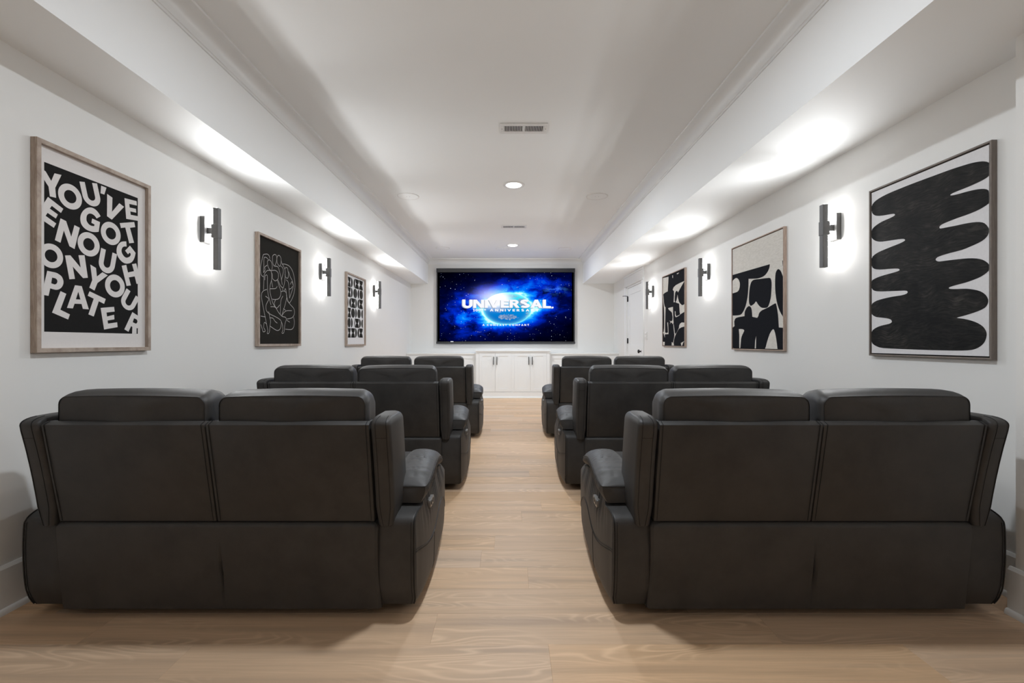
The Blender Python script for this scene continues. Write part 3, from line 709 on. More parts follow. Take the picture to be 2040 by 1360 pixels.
BLOB = ((-.3172,.3505),(-.3185,.3626),(-.3154,.3738),(-.3084,.3837),(-.2975,.3921),(-.2838,.3983),(-.2653,.403),(-.24,.407),(-.2087,.4099),(-.1713,.4114),(-.1286,.412),(-.0797,.4121),(-.0295,.4117),(.017,.4107),(.0616,.4095),(.1057,.4086),(.1457,.4074),(.1781,.4055),(.2047,.4035),(.2251,.4018),(.2422,.3998),(.2595,.3966),(.2748,.3929),(.2863,.3893),(.2959,.3851),(.3053,.3799),(.3132,.373),(.3189,.3633),(.3217,.3516),(.3193,.3368),(.3152,.3235),(.3134,.3178),(.3098,.3148),(.3008,.3111),(.2889,.308),(.2756,.3056),(.2604,.3036),(.2426,.3015),(.2236,.2998),(.2042,.2987),(.1854,.2978),(.1678,.2966),(.1538,.295),(.1464,.2928),(.1437,.2905),(.1444,.2885),(.1498,.2866),(.1622,.2847),(.1776,.2831),(.1927,.2823),(.2085,.2816),(.2255,.2805),(.2422,.2791),(.2573,.2772),(.2712,.2747),(.2844,.2714),(.2959,.2672),(.3047,.2624),(.3115,.2554),(.317,.2437),(.32,.2302),(.3187,.2164),(.3152,.2047),(.312,.1997),(.3063,.1967),(.2953,.1922),(.2819,.1879),(.2683,.1845),(.2532,.1817),(.2353,.1794),(.2161,.1775),(.197,.1763),(.1776,.1751),(.1573,.1731),(.1376,.1707),(.1193,.1684),(.1045,.1658),(.0961,.1627),(.0918,.1592),(.0902,.1551),(.091,.1514),(.0926,.1491),(.0982,.1475),(.1117,.1463),(.1294,.1453),(.1491,.1439),(.1697,.1425),(.1893,.1418),(.2085,.141),(.2278,.1394),(.2459,.1373),(.2614,.1347),(.2748,.1312),(.2863,.1265),(.2959,.12),(.3039,.1103),(.3098,.1),(.313,.0921),(.3139,.0845),(.313,.076),(.3098,.0675),(.3041,.0597),(.2959,.0527),(.2852,.047),(.2712,.042),(.2517,.0369),(.2311,.0323),(.2148,.0287),(.197,.0259),(.1718,.0243),(.1457,.0231),(.1235,.0214),(.1045,.0195),(.0897,.0173),(.079,.0145),(.0732,.0104),(.0712,.0059),(.0726,.0017),(.0768,-.002),(.0823,-.0048),(.0918,-.0069),(.1085,-.0081),(.1294,-.0091),(.153,-.0106),(.1776,-.0124),(.2013,-.0143),(.2236,-.0167),(.2431,-.0198),(.2604,-.0238),(.2758,-.0291),(.2889,-.0355),(.2997,-.0434),(.308,-.0518),(.3132,-.06),(.3159,-.0677),(.3166,-.0742),(.3152,-.0801),(.3122,-.0856),(.3063,-.0913),(.2956,-.0985),(.2819,-.1056),(.2665,-.111),(.2495,-.1155),(.2315,-.1197),(.2123,-.1233),(.1904,-.1263),(.1697,-.129),(.1533,-.1317),(.1417,-.1342),(.1369,-.1367),(.1368,-.1391),(.1389,-.1413),(.1457,-.1434),(.1598,-.1455),(.1776,-.1474),(.1968,-.1488),(.2161,-.1507),(.2334,-.154),(.2495,-.1583),(.2647,-.1632),(.2783,-.1693),(.29,-.1772),(.2994,-.1863),(.306,-.1967),(.3098,-.2074),(.3103,-.2176),(.308,-.2271),(.3036,-.2352),(.2959,-.2423),(.2833,-.2488),(.2676,-.2547),(.2497,-.2601),(.2311,-.265),(.2132,-.2693),(.197,-.2729),(.1813,-.2757),(.1737,-.2783),(.1856,-.2809),(.2047,-.284),(.2217,-.2884),(.2385,-.2936),(.2538,-.2996),(.2676,-.3063),(.2793,-.3138),(.2889,-.322),(.2961,-.3312),(.3011,-.3407),(.3038,-.3494),(.3042,-.3589),(.3021,-.3714),(.2977,-.3841),(.291,-.3947),(.2819,-.4041),(.2704,-.4123),(.2568,-.4189),(.2422,-.423),(.2236,-.4255),(.1978,-.4269),(.1658,-.4275),(.128,-.4277),(.0833,-.4275),(.0279,-.4269),(-.0295,-.426),(-.0793,-.4252),(-.1286,-.4241),(-.1863,-.4227),(-.2367,-.4206),(-.2615,-.4173),(-.2769,-.4124),(-.2946,-.4051),(-.3094,-.3958),(-.3195,-.3839),(-.3256,-.3717),(-.3278,-.3619),(-.3269,-.3525),(-.3246,-.3419),(-.3184,-.3312),(-.3055,-.3204),(-.2886,-.3108),(-.2696,-.3038),(-.248,-.2984),(-.2213,-.2941),(-.1977,-.2906),(-.1866,-.2873),(-.1814,-.2841),(-.1785,-.2805),(-.1787,-.2766),(-.1809,-.2719),(-.1868,-.2671),(-.1982,-.2631),(-.2143,-.2595),(-.2368,-.2559),(-.2595,-.2526),(-.2754,-.2504),(-.2886,-.247),(-.3015,-.2402),(-.3124,-.2312),(-.3206,-.2202),(-.3256,-.2087),(-.3268,-.1989),(-.3244,-.1896),(-.3189,-.1803),(-.3094,-.1718),(-.2954,-.1645),(-.2769,-.1584),(-.2525,-.1541),(-.2254,-.151),(-.1981,-.1485),(-.1707,-.1468),(-.1428,-.1461),(-.1183,-.1454),(-.1016,-.1433),(-.0904,-.1406),(-.0842,-.1375),(-.082,-.1342),(-.0823,-.1306),(-.0855,-.1273),(-.0895,-.1252),(-.1005,-.1233),(-.1271,-.1209),(-.16,-.1183),(-.1932,-.1156),(-.2254,-.1128),(-.2534,-.1101),(-.2769,-.1066),(-.2937,-.1019),(-.3064,-.095),(-.3178,-.0837),(-.3256,-.072),(-.3278,-.0644),(-.3256,-.0576),(-.3199,-.049),(-.3094,-.0408),(-.2924,-.0347),(-.2711,-.0299),(-.2465,-.0264),(-.2198,-.0238),(-.1913,-.0217),(-.1653,-.0197),(-.1463,-.0175),(-.1338,-.015),(-.1299,-.012),(-.1312,-.0088),(-.1338,-.0059),(-.1416,-.003),(-.1587,-.0001),(-.1814,.0028),(-.209,.0054),(-.2367,.008),(-.2584,.0106),(-.2769,.0143),(-.293,.0197),(-.3064,.0278),(-.3179,.0414),(-.3256,.0551),(-.3273,.0624),(-.3244,.0692),(-.3172,.0807),(-.3064,.0921),(-.2927,.0996),(-.2769,.1051),(-.2616,.1089),(-.2423,.112),(-.213,.1161),(-.1814,.1202),(-.1529,.1234),(-.1286,.1264),(-.1114,.1298),(-.1005,.1332),(-.0969,.1363),(-.098,.1392),(-.101,.1422),(-.1081,.1451),(-.1215,.1477),(-.139,.1501),(-.1587,.1521),(-.1814,.1542),(-.2096,.1569),(-.2367,.16),(-.2555,.1633),(-.2711,.1679),(-.2867,.175),(-.3004,.1841),(-.3117,.1958),(-.3196,.2077),(-.3224,.2165),(-.3214,.2249),(-.3172,.2355),(-.3094,.2457),(-.2978,.2536),(-.2827,.2601),(-.264,.2658),(-.2423,.2703),(-.2166,.2729),(-.1923,.2749),(-.1746,.2774),(-.1627,.2801),(-.1584,.2828),(-.159,.2857),(-.1611,.2888),(-.168,.2919),(-.1837,.2945),(-.2032,.2971),(-.2228,.2997),(-.2423,.3028),(-.2606,.3065),(-.2769,.3113),(-.2898,.3171),(-.3004,.3251),(-.3104,.3372))
BLOB_RECT = ((-.3263,.4347),(.3152,.4334),(-.3293,-.4629),(.3152,-.4661))
CUTOUT_DARK = (((.2119,.214),(.2109,.2071),(.2092,.1971),(.2052,.1868),(.1985,.1768),(.1895,.1664),(.1781,.1567),(.1644,.1477),(.1483,.1395),(.1297,.1331),(.1072,.1292),(.0821,.1272),(.0582,.1263),(.0391,.1265),(.0215,.1278),(-.001,.1301),(-.0361,.1344),(-.0767,.1398),(-.1062,.1437),(-.1078,.0856),(-.1111,.0532),(-.1174,.0116),(-.128,-.0265),(-.1415,-.0614),(-.1567,-.0877),(-.1741,-.1093),(-.1938,-.1292),(-.2157,-.1446),(-.2358,-.1532),(-.2668,-.1568),(-.3358,-.1555),(-.4003,-.1526),(-.4003,.2176)),((-.0544,.1157),(-.0393,.1219),(-.0161,.1242),(.0228,.1221),(.0727,.1179),(.1395,.1138),(.1985,.1089),(.2191,.1038),(.2253,.0958),(.2324,.0823),(.2359,.0639),(.2357,.0392),(.2332,.011),(.2303,-.0196),(.2253,-.049),(.216,-.0731),(.2052,-.0929),(.1955,-.1079),(.1849,-.118),(.1734,-.1226),(.1575,-.1235),(.13,-.1225),(.1014,-.119),(.0818,-.1127),(.0655,-.1041),(.0502,-.0933),(.0362,-.0816),(.0235,-.0678),(.011,-.0591),(-.0017,-.0659),(-.0161,-.0769),(-.0357,-.0832),(-.0544,-.0874),(-.0656,-.0898),(-.0747,-.0881),(-.0867,-.0795),(-.0967,-.0655),(-.1009,-.0471),(-.1014,-.0234),(-.0987,.009),(-.0935,.0422),(-.0866,.0686),(-.0778,.09),(-.0675,.1053)),((.3877,-.2098),(.3756,-.1995),(.3596,-.1839),(.3439,-.1643),(.3285,-.1411),(.3149,-.1152),(.3033,-.0869),(.2944,-.0566),(.288,-.0255),(.2836,.004),(.2815,.0352),(.2816,.0741),(.2841,.1098),(.2889,.1314),(.2969,.1452),(.3099,.1548),(.3248,.1577),(.3397,.1513),(.3534,.1397),(.3634,.1261),(.3719,.1112),(.3809,.0954),(.3877,.0833)),((.3743,.213),(.3877,.2105),(.3877,.1632),(.378,.1831)),((-.4003,-.2638),(-.3494,-.2506),(-.3548,-.2105),(-.3487,-.1983),(-.3369,-.1849),(-.3214,-.1782),(-.2928,-.1743),(-.2299,-.1716),(-.1741,-.1704),(-.1708,-.135),(-.1587,-.1201),(-.1415,-.1034),(-.1216,-.0931),(-.1014,-.0883),(-.0842,-.0921),(-.07,-.1009),(-.0607,-.1111),(-.0544,-.1269),(-.0496,-.1567),(-.0467,-.1832),(.0288,-.1959),(.037,-.1907),(.0465,-.1825),(.0507,-.1714),(.0582,-.1593),(.0753,-.1485),(.1014,-.1387),(.1402,-.1313),(.1849,-.1234),(.2356,-.1098),(.2777,-.0995),(.2921,-.1002),(.2969,-.1087),(.3037,-.1251),(.3096,-.147),(.3162,-.1705),(.3223,-.1999),(.3274,-.246),(.331,-.2855),(.3877,-.2891),(.3877,-.4672),(-.4003,-.4628)))
CUTOUT_LIGHT = (((-.4003,.153),(-.3849,.162),(-.3639,.1721),(-.3417,.1786),(-.3191,.1806),(-.2977,.1751),(-.2789,.1643),(-.2644,.148),(-.2547,.1306),(-.2515,.1174),(-.253,.1044),(-.2576,.0874),(-.2668,.0715),(-.279,.0608),(-.3015,.0538),(-.3526,.0508),(-.4003,.05)),((-.2702,-.2799),(-.2404,-.2801),(-.2073,-.282),(-.1866,-.2869),(-.1774,-.2957),(-.1889,-.3105),(-.2073,-.329),(-.2211,-.3467),(-.2326,-.3715),(-.239,-.4189),(-.2445,-.4611),(-.2538,-.4746),(-.2616,-.4613),(-.2627,-.3989),(-.2616,-.3365)),((.014,-.346),(.011,-.4623),(-.0086,-.4626),(-.001,-.3822)),((.1437,-.4638),(.1549,-.4358),(.1713,-.3993),(.1909,-.3629),(.2119,-.3306),(.2331,-.3093),(.2517,-.2976),(.2627,-.297),(.2712,-.3057),(.2811,-.3234),(.2905,-.3475),(.2988,-.3765),(.3058,-.4074),(.3119,-.4397),(.316,-.4646)))
CUTOUT_RECT = ((-.3911,.4398),(.3865,.4326),(-.3911,-.4618),(.3865,-.4643))
FORMS_LIGHT = (((-.4038,.4437),(-.1583,.4326),(-.1699,.3496),(-.1885,.2469),(-.2641,.2433),(-.3492,.2322),(-.3739,.2098),(-.4038,.2549)),((-.3814,.219),(-.3566,.2163),(-.332,.1142),(-.3003,.0602),(-.2713,.0472),(-.2785,-.0385),(-.2906,-.1858),(-.2882,-.2765),(-.2522,-.2896),(-.1815,-.2832),(-.1885,-.2224),(-.2049,-.1528),(-.1768,-.1542),(-.1652,-.2313),(-.1606,-.3039),(-.2882,-.3036),(-.3003,-.3174),(-.2979,-.3504),(-.3492,-.2915),(-.4038,-.2819),(-.4038,-.2752),(-.3492,-.2749),(-.3246,-.2176),(-.3222,-.0522),(-.3295,.0394),(-.3615,.1336)),((.1274,.4287),(.1637,.4304),(.1996,.4303),(.2005,.427),(.1894,.4229),(.1781,.4195),(.1647,.4176),(.1504,.4189),(.1378,.4217),(.1263,.4253)),((.373,.3065),(.1689,.1943),(.1482,.2157),(.1064,.219),(.0746,.2011),(.0597,.1563),(.0575,.11),(.0746,.0852),(.0209,.0886),(.036,.1588),(.036,.221),(-.0075,.248),(.0209,.2735),(.0958,.2911),(.1996,.2989)),((.1544,.1693),(.1689,.1297),(.1996,.0813),(.24,.055),(.2995,.0289),(.3481,.0307),(.3769,.0392),(.3769,-.0522),(.2995,-.0653),(.24,-.0762),(.2239,-.0414),(.2158,.0044),(.2057,.0565),(.1378,.0694),(.0916,.0821),(.1211,.1039),(.142,.1401)),((.064,-.0261),(.0853,-.0276),(.0895,-.0626),(.1127,-.091),(.1791,-.0837),(.24,-.0762),(.2299,-.0831),(.1585,-.0976),(.0958,-.1015),(.0704,-.0846)),((-.1745,.0314),(-.0009,.0334),(.0056,-.0415),(.01,-.1199),(.0209,-.1674),(-.0119,-.1815),(-.045,-.1604),(-.0785,-.1588),(-.1124,-.1811),(-.0898,-.1543),(-.1193,-.1305),(-.0673,-.1474),(-.0229,-.1339),(-.0119,-.0952),(-.0339,-.0388),(-.0785,-.0159),(-.1468,.0051)),((.0056,-.1627),(.0317,-.199),(.064,-.2932),(.0746,-.3074),(.1482,-.28),(.1996,-.2361),(.2097,-.2063),(.24,-.185),(.2897,-.1739),(.3769,-.1802),(.3769,-.2241),(.2798,-.2315),(.1996,-.2474),(.1169,-.2945),(.064,-.3397),(.036,-.3781),(.0209,-.417),(.036,-.4614),(-.045,-.4611),(-.045,-.405),(-.0009,-.417),(.0425,-.3471),(.049,-.3162),(.0209,-.2298)),((-.4038,-.3993),(-.3492,-.4037),(-.3003,-.4039),(-.3076,-.4617),(-.4038,-.4597)),((.26,-.4175),(.3769,-.3944),(.3385,-.4104),(.3034,-.4643),(.2758,-.4645)),((-.0229,.4283),(-.0009,.4289),(-.0009,.3937),(-.0185,.3962)))
FORMS_RECT = ((-.4038,.4437),(.3826,.433),(-.4038,-.4647),(.3826,-.4675))
FIGURE_LINES = (((-.2562,.1075),(-.2868,.1174),(-.2986,.1479),(-.296,.1843),(-.2802,.2303),(-.2602,.2776),(-.2468,.2861),(-.1989,.2971),(-.171,.2878),(-.1597,.2676)),((-.2562,.1402),(-.2508,.1994),(-.2468,.2584),(-.2127,.2664),(-.1878,.2585)),((-.2535,.1407),(-.2332,.1658),(-.2373,.1871),(-.2017,.2079)),((-.1989,.2343),(-.185,.2517),(-.1597,.2564),(-.1354,.2421),(-.1239,.214),(-.1311,.1826),(-.1426,.1733),(-.171,.1835),(-.1919,.2059),(-.1989,.2343)),((-.121,.2749),(-.1167,.2983),(-.0919,.3146),(-.0653,.316),(-.0518,.2956),(-.0578,.2638),(-.0772,.2297),(-.0919,.2195),(-.1138,.2384),(-.121,.2749)),((-.0473,.3003),(-.0322,.3171),(-.0063,.3222),(.0169,.3048),(.0184,.2699),(.006,.238),(-.0094,.2338),(-.0398,.2517),(-.0503,.2767),(-.0473,.3003)),((-.1426,.1733),(-.185,.1701),(-.2196,.1534),(-.2468,.1199),(-.2508,.0683),(-.2562,.0057)),((-.2373,.0848),(-.2332,.1146),(-.2154,.1283),(-.1989,.1198),(-.1989,.0607),(-.1919,-.005),(-.171,-.0547),(-.1426,-.1043)),((-.1426,.1733),(-.1326,.1448),(-.1354,.0992),(-.1568,.0514),(-.1597,.0062),(-.1426,-.0368),(-.1138,-.0867),(-.0698,-.1209)),((-.1283,.1756),(-.0919,.1853),(-.0548,.1837),(-.0277,.1687),(-.0277,.1301),(-.0473,.1118),(-.0772,.0999),(-.1065,.1071),(-.121,.1164),(-.1239,.1461),(-.1426,.1657)),((-.1354,.0955),(-.1167,.0415)),((-.1568,.0252),(-.0698,.0382),(-.0458,.0597)),((-.0428,.1124),(-.017,.0696),(.0138,.0267),(.0091,-.0129),(-.0247,-.0437),(-.0846,-.0551),(-.121,-.0557)),((-.0772,.2183),(-.0548,.2244),(-.0277,.219),(-.0017,.1806),(.0262,.1223),(.0403,.081)),((.0215,.2391),(.053,.2209),(.0561,.1898),(.0372,.1474),(.0262,.1223)),((.0184,.2895),(.0372,.2615),(.0689,.2394),(.0897,.2031),(.0849,.1306),(.0689,.0807),(.0498,.0585),(.006,.0726),(-.0322,.1139)),((.0498,.0585),(.0451,.0343)),((.0372,.2576),(.0849,.266),(.1587,.2628),(.2181,.2319),(.2528,.1794),(.2703,.107),(.2528,.0383),(.2181,-.0151),(.1671,-.0593),(.1338,-.0398),(.1174,-.0093)),((.0849,.2262),(.1043,.2414),(.1305,.2378),(.1421,.2115),(.1504,.1885),(.1371,.1542),(.1043,.1534),(.0849,.1784)),((.1092,.1341),(.147,.1152),(.1587,.06),(.1671,-.0203)),((.1504,.2128),(.1755,.1761),(.2181,.1413),(.2319,.1185),(.2353,.0859),(.2009,.0323),(.1671,-.0203)),((.1839,.1039),(.2095,.1319),(.2267,.1178),(.2388,.0946)),((.1587,.06),(.1924,.0682),(.2267,.093)),((.0769,.0341),(.093,.0559),(.1092,.0299),(.1141,-.0096),(.1256,-.0406)),((-.2802,-.0225),(-.2535,-.0012),(-.2058,.014)),((-.2802,-.0225),(-.2855,-.0519),(-.2735,-.0941),(-.2535,-.1504),(-.2264,-.2217),(-.2017,-.2867),(-.1919,-.3159),(-.2017,-.3347),(-.185,-.3394),(-.1681,-.3226),(-.1597,-.2776),(-.1497,-.2397),(-.1597,-.2104),(-.178,-.1595)),((-.2264,-.042),(-.178,-.0591),(-.1989,-.0871),(-.2196,-.1184),(-.2127,-.1546),(-.178,-.1743),(-.1283,-.1859),(-.0698,-.1974),(-.0094,-.2131),(.0215,-.231),(.0184,-.2703),(-.0017,-.2984),(-.0398,-.3097),(-.0846,-.3012),(-.1568,-.2775)),((.0138,.0188),(.0609,.0322),(.1011,.025),(.1174,-.0093),(.1011,-.059),(.0689,-.1175),(.034,-.1753)),((.0498,-.0125),(.0184,-.0511),(.0091,-.1067),(.006,-.1694)),((-.1497,-.1199),(-.1065,-.1163),(-.0698,-.1209),(-.0247,-.1559),(.0372,-.1869),(.093,-.1914),(.1092,-.2105),(.0849,-.2516),(.0721,-.3157),(.0498,-.3321),(.034,-.3263),(.0498,-.3006),(.0403,-.2537),(.0215,-.231)),((-.0698,-.0536),(-.0919,-.0923),(-.0548,-.1235),(-.0017,-.092)),((.1256,-.0446),(.1839,-.0757),(.244,-.1036),(.2615,-.1355),(.244,-.1699),(.2009,-.1931),(.1174,-.206)),((.034,-.1832),(.0689,-.1532),(.1174,-.1338),(.2095,-.1269)),((.0609,-.1182),(.093,-.1316)),((.244,-.1823),(.258,-.2272),(.244,-.2693),(.2009,-.294),(.093,-.2952)),((.1174,-.2181),(.1504,-.2244),(.1704,-.2315)),((-.296,-.2041),(-.2264,-.207)),((-.296,-.2688),(-.2735,-.304),(-.2602,-.3253),(-.2332,-.3209),(-.2373,-.3064),(-.2535,-.2887),(-.2427,-.2518),(-.2127,-.2614)),((-.1639,-.2106),(-.1138,-.2114),(-.0772,-.236),(-.0428,-.2481)))
FIGURE_RECT = ((-.2986,.4066),(.3132,.4075),(-.2986,-.4356),(.3132,-.4335))
TILES = (('H',-.2809,-.1798,.2534,.3717),('D',-.1695,-.111,.2556,.3742),('C',-.0813,-.0296,.2577,.3766),('H',-.0252,.1221,.2602,.3794),('H',.1267,.2725,.2638,.3836),('H',-.2809,-.1798,.1298,.2481),('D',-.1695,-.111,.1324,.2508),('C',-.0898,-.0231,.1348,.2533),('D',-.0187,.0475,.1368,.2555),('C',.0654,.1244,.1391,.2579),('C',.1428,.2057,.1413,.2603),('D',.2081,.2725,.1432,.2623),('D',-.2889,-.259,.0047,.1194),('C',-.2349,-.1716,.0064,.1219),('H',-.1674,-.0187,.0091,.1258),('D',-.0143,.0408,.0116,.1295),('C',.0609,.1221,.0135,.1323),('H',.1267,.2725,.0161,.1361),('H',-.2809,-.1757,-.1168,-.0001),('C',-.1674,-.1004,-.1149,.0019),('D',-.0983,-.0318,-.1135,.0033),('D',-.0165,.0386,-.112,.0048),('C',.0609,.1198,-.1104,.0064),('D',.1244,.187,-.1091,.0077),('C',.2128,.2725,-.1074,.0095),('C',-.2889,-.2369,-.2393,-.1232),('D',-.2349,-.1839,-.2383,-.1224),('D',-.1695,-.1131,-.2371,-.1213),('C',-.0534,-.0274,-.2354,-.1196),('H',-.0252,.1221,-.2338,-.1182),('D',.1313,.194,-.2318,-.1163),('C',.2128,.2725,-.2304,-.1151),('H',-.2809,-.1798,-.3614,-.2458),('H',-.1674,-.0296,-.36,-.2434),('D',-.0209,.0408,-.3589,-.2415),('C',.0609,.1221,-.358,-.2401),('H',.1267,.2725,-.3569,-.2382))
TILE_RECT = ((-.2809,.4234),(.3088,.4362),(-.2809,-.415),(.3088,-.4145))

# ------------------------------------------------------------------ framed pictures (u along the wall from left to right, v up, d out from the wall; metres)
def ink(name, a, b, rough=0.75, scale=(30, 30, 30), bump=0.0, spec=.3):
    k = NT(name); n = k.noise(k.mapping(k.coord(), scale), 3, 4, .6)
    if bump: k.bump(n, bump, .002)
    return k.set(k.ramp(n, [(.3, a), (.7, b)]), rough, 0, spec)
M['paper'] = ink('print_paper', (0.73, 0.70, 0.685), (0.75, 0.72, 0.705))
M['white_canvas'] = ink('white_canvas', (0.70, 0.69, 0.70), (0.74, 0.73, 0.74))
M['black_ink'] = ink('black_ink', (0.0135, 0.0128, 0.0128), (0.0165, 0.016, 0.016), .85, spec=.12)
M['warm_black'] = ink('warm_black_ink', (0.0165, 0.0148, 0.012), (0.020, 0.018, 0.0148), .85, spec=.12)
M['navy_ink'] = ink('navy_black_ink', (0.0082, 0.0088, 0.0118), (0.0125, 0.0133, 0.0172), .9, (40, 40, 160), .25, .1)
M['cream'] = ink('cream_canvas', (0.60, 0.57, 0.52), (0.72, 0.69, 0.64), .85, (10, 10, 45), .3)
M['line_ink'] = ink('pale_line_ink', (0.50, 0.48, 0.46), (0.56, 0.54, 0.52))
M['gap_black'] = plain('frame_rebate', (0.006, 0.006, 0.006), .9)
k = NT('brushed_black_paint'); v = k.coord()
w = k.noise(v, 4.0, 2)
wv = k.new('ShaderNodeCombineXYZ')
sp = k.new('ShaderNodeSeparateXYZ'); k.link(v, sp.inputs[0])
k.link(k.math('MULTIPLY', k.math('ADD', sp.outputs[1], k.math('MULTIPLY', w, .10)), 11.0), wv.inputs[1])
k.link(k.math('MULTIPLY', k.math('ADD', sp.outputs[2], k.math('MULTIPLY', w, .16)), 85.0), wv.inputs[2])
st = k.noise(wv.outputs[0], 1.6, 4, .62, .3)
patch = k.noise(v, 7.5, 3, .6)
f = k.math('MULTIPLY', k.math('MULTIPLY_ADD', st, 1.5, -.2), k.math('MULTIPLY_ADD', patch, 1.6, -.15), clamp=True)
k.bump(st, .25, .002)
M['brush_black'] = k.set(k.ramp(f, [(.20, (.0045, .0044, .0048)), (.45, (.016, .0150, .0138)), (.75, (.050, .046, .040))]), .6, 0, .15)

class Frame:
    def __init__(s, side, y0, y1, z0, z1, depth, label, name='framed_print'):
        s.side, s.yc, s.zc, s.w, s.h, s.d = side, (y0+y1)/2, (z0+z1)/2, (y1-y0)/2, (z1-z0)/2, depth
        s.X = XL if side < 0 else XR
        s.t = empty(name, (s.X, s.yc, z0), label, 'picture', 'framed pictures on the side walls')
    def P(s, u, v, d):
        return (s.X + d, s.yc + u, s.zc + v) if s.side < 0 else (s.X - d, s.yc - u, s.zc + v)
    def rails(s, width, mat, rebate=None):
        w, h, q, D = s.w, s.h, width, s.d
        for a, b, ia, ib in (((-w, h), (w, h), (-w+q, h-q), (w-q, h-q)), ((w, h), (w, -h), (w-q, h-q), (w-q, -h+q)),
                             ((w, -h), (-w, -h), (w-q, -h+q), (-w+q, -h+q)), ((-w, -h), (-w, h), (-w+q, -h+q), (-w+q, h-q))):
            c = .0012
            g = Geo()
            g.loft([[s.P(*o_, .001), s.P(*o_, D-c), s.P(o_[0]*(1-c/w), o_[1]*(1-c/h), D), s.P(i_[0]*(1+c/w), i_[1]*(1+c/h), D), s.P(*i_, D-c), s.P(*i_, .001)] for o_, i_ in ((a, ia), (b, ib))])
            g.build('frame_rail', mat, s.t)
    def sheet(s, name, u0, u1, v0, v1, d0, d1, mat):
        g = Geo()
        g.loft([[s.P(u0, v0, d), s.P(u1, v0, d), s.P(u1, v1, d), s.P(u0, v1, d)] for d in (d0, d1)])
        return g.build(name, mat, s.t)
    def flat(s, name, polys, d, mat, box=None, parent=None):
        g = Geo()
        for p in polys:
            q = [(min(max(a, box[0]), box[1]), min(max(b, box[2]), box[3])) for a, b in p] if box else p
            r = [q[i] for i in range(len(q)) if math.dist(q[i], q[i-1]) > 1e-5]
            if len(r) > 2: g.poly([s.P(a, b, d) for a, b in r])
        bmesh.ops.remove_doubles(g.bm, verts=g.bm.verts, dist=1e-6)
        return g.build(name, mat, parent or s.t)

# lettered print
F1 = Frame(-1, 1.854, 2.444, .9975, 1.8795, .028, 'wood-framed black and white print of tumbling letters reading YOU\'VE GOT ENOUGH ON YOUR PLATE')
F1.rails(.019, M['oak'])
iw, ih = F1.w-.019, F1.h-.019
F1.sheet('paper', -iw-.004, iw+.004, -ih-.004, ih+.004, .003, .0098, M['paper'])
PB = (-iw+.001, iw-.001, -ih+.001, ih-.001)
x0, y0, x1, y1 = POSTER_RECT
F1.flat('black_ground', [[(x0, y0), (x1, y0), (x1, y1), (x0, y1)]], .0100, M['black_ink'])
for p in POSTER_LETTERS: F1.flat('letter', [p], .0104, M['paper'], PB)
for cx, cy, r in POSTER_RINGS:
    o = [(cx+r*math.cos(2*PI*i/48), cy+r*math.sin(2*PI*i/48)) for i in range(49)]
    n = [(cx+r*.515*math.cos(2*PI*i/48), cy+r*.515*math.sin(2*PI*i/48)) for i in range(49)]
    F1.flat('letter', quad_strip(o, n), .0104, M['paper'], PB)
for tl, tr, bl, br in POSTER_US:
    def A(u, v):
        return ((bl[0]*(1-u)+br[0]*u)*(1-v)+(tl[0]*(1-u)+tr[0]*u)*v, (bl[1]*(1-u)+br[1]*u)*(1-v)+(tl[1]*(1-u)+tr[1]*u)*v)
    tw, ra = .29, .42
    o = [(0, 1), (0, ra)] + arc(.5, ra, .5, ra, 180, 360, 16) + [(1, 1)]
    n = [(tw, 1), (tw, ra)] + arc(.5, ra, .5-tw, ra-.24, 180, 360, 16) + [(1-tw, 1)]
    F1.flat('letter', [[A(*q) for q in p] for p in quad_strip(o, n)], .0104, M['paper'], PB)
for p in POSTER_HOLES: F1.flat('counter', [p], .0108, M['black_ink'])

# line-drawn figures
F2 = Frame(-1, 3.487, 4.199, 1.0095, 1.8905, .030, 'wood-framed black print with white line drawing of entwined seated figures', 'framed_print')
F2.rails(.019, M['oak'])
F2.sheet('black_ground', -F2.w+.015, F2.w-.015, -F2.h+.015, F2.h-.015, .003, .0118, M['warm_black'])
for l in FIGURE_LINES:
    s_ = smoothline(l, 5) if len(l) > 2 else list(l)
    o = bar(s_, .0042); n = len(s_)
    F2.flat('drawn_line', [[o[i], o[i+1], o[2*n-2-i], o[2*n-1-i]] for i in range(n-1)], .0122, M['line_ink'], (-F2.w+.02, F2.w-.02, -F2.h, F2.h))

# tile pattern
F3 = Frame(-1, 5.382, 6.086, 1.0, 1.880, .030, 'wood-framed white print patterned with rows of black hourglass and lens shapes', 'framed_print')
F3.rails(.019, M['oak'])
F3.sheet('paper', -F3.w+.015, F3.w-.015, -F3.h+.015, F3.h-.015, .003, .0118, M['white_canvas'])
dzt = F3.zc
for kind, u0, u1, v0, v1 in TILES:
    dv = 1.46 - F3.zc; v0 += dv; v1 += dv
    um, vm, a, b = (u0+u1)/2, (v0+v1)/2, (u1-u0)/2, (v1-v0)/2
    if kind == 'H':
        ps = [[(u1, v1), (u0, v1)] + arc(um, v1, a*.98, b*1.04, 180, 360, 14)[1:-1], [(u0, v0), (u1, v0)] + arc(um, v0, a*.98, b*1.04, 0, 180, 14)[1:-1]]
    elif kind == 'D': ps = [[(u0, v0)] + arc(u0, vm, u1-u0, b, -90, 90, 16) + [(u0, v1)]]
    else: ps = [[(u1, v1)] + arc(u1, vm, u1-u0, b, 90, 270, 16) + [(u1, v0)]]
    for p in ps: F3.flat('pattern_shape', [p], .0122, M['warm_black'], (-F3.w+.0195, F3.w-.02, -F3.h, F3.h))

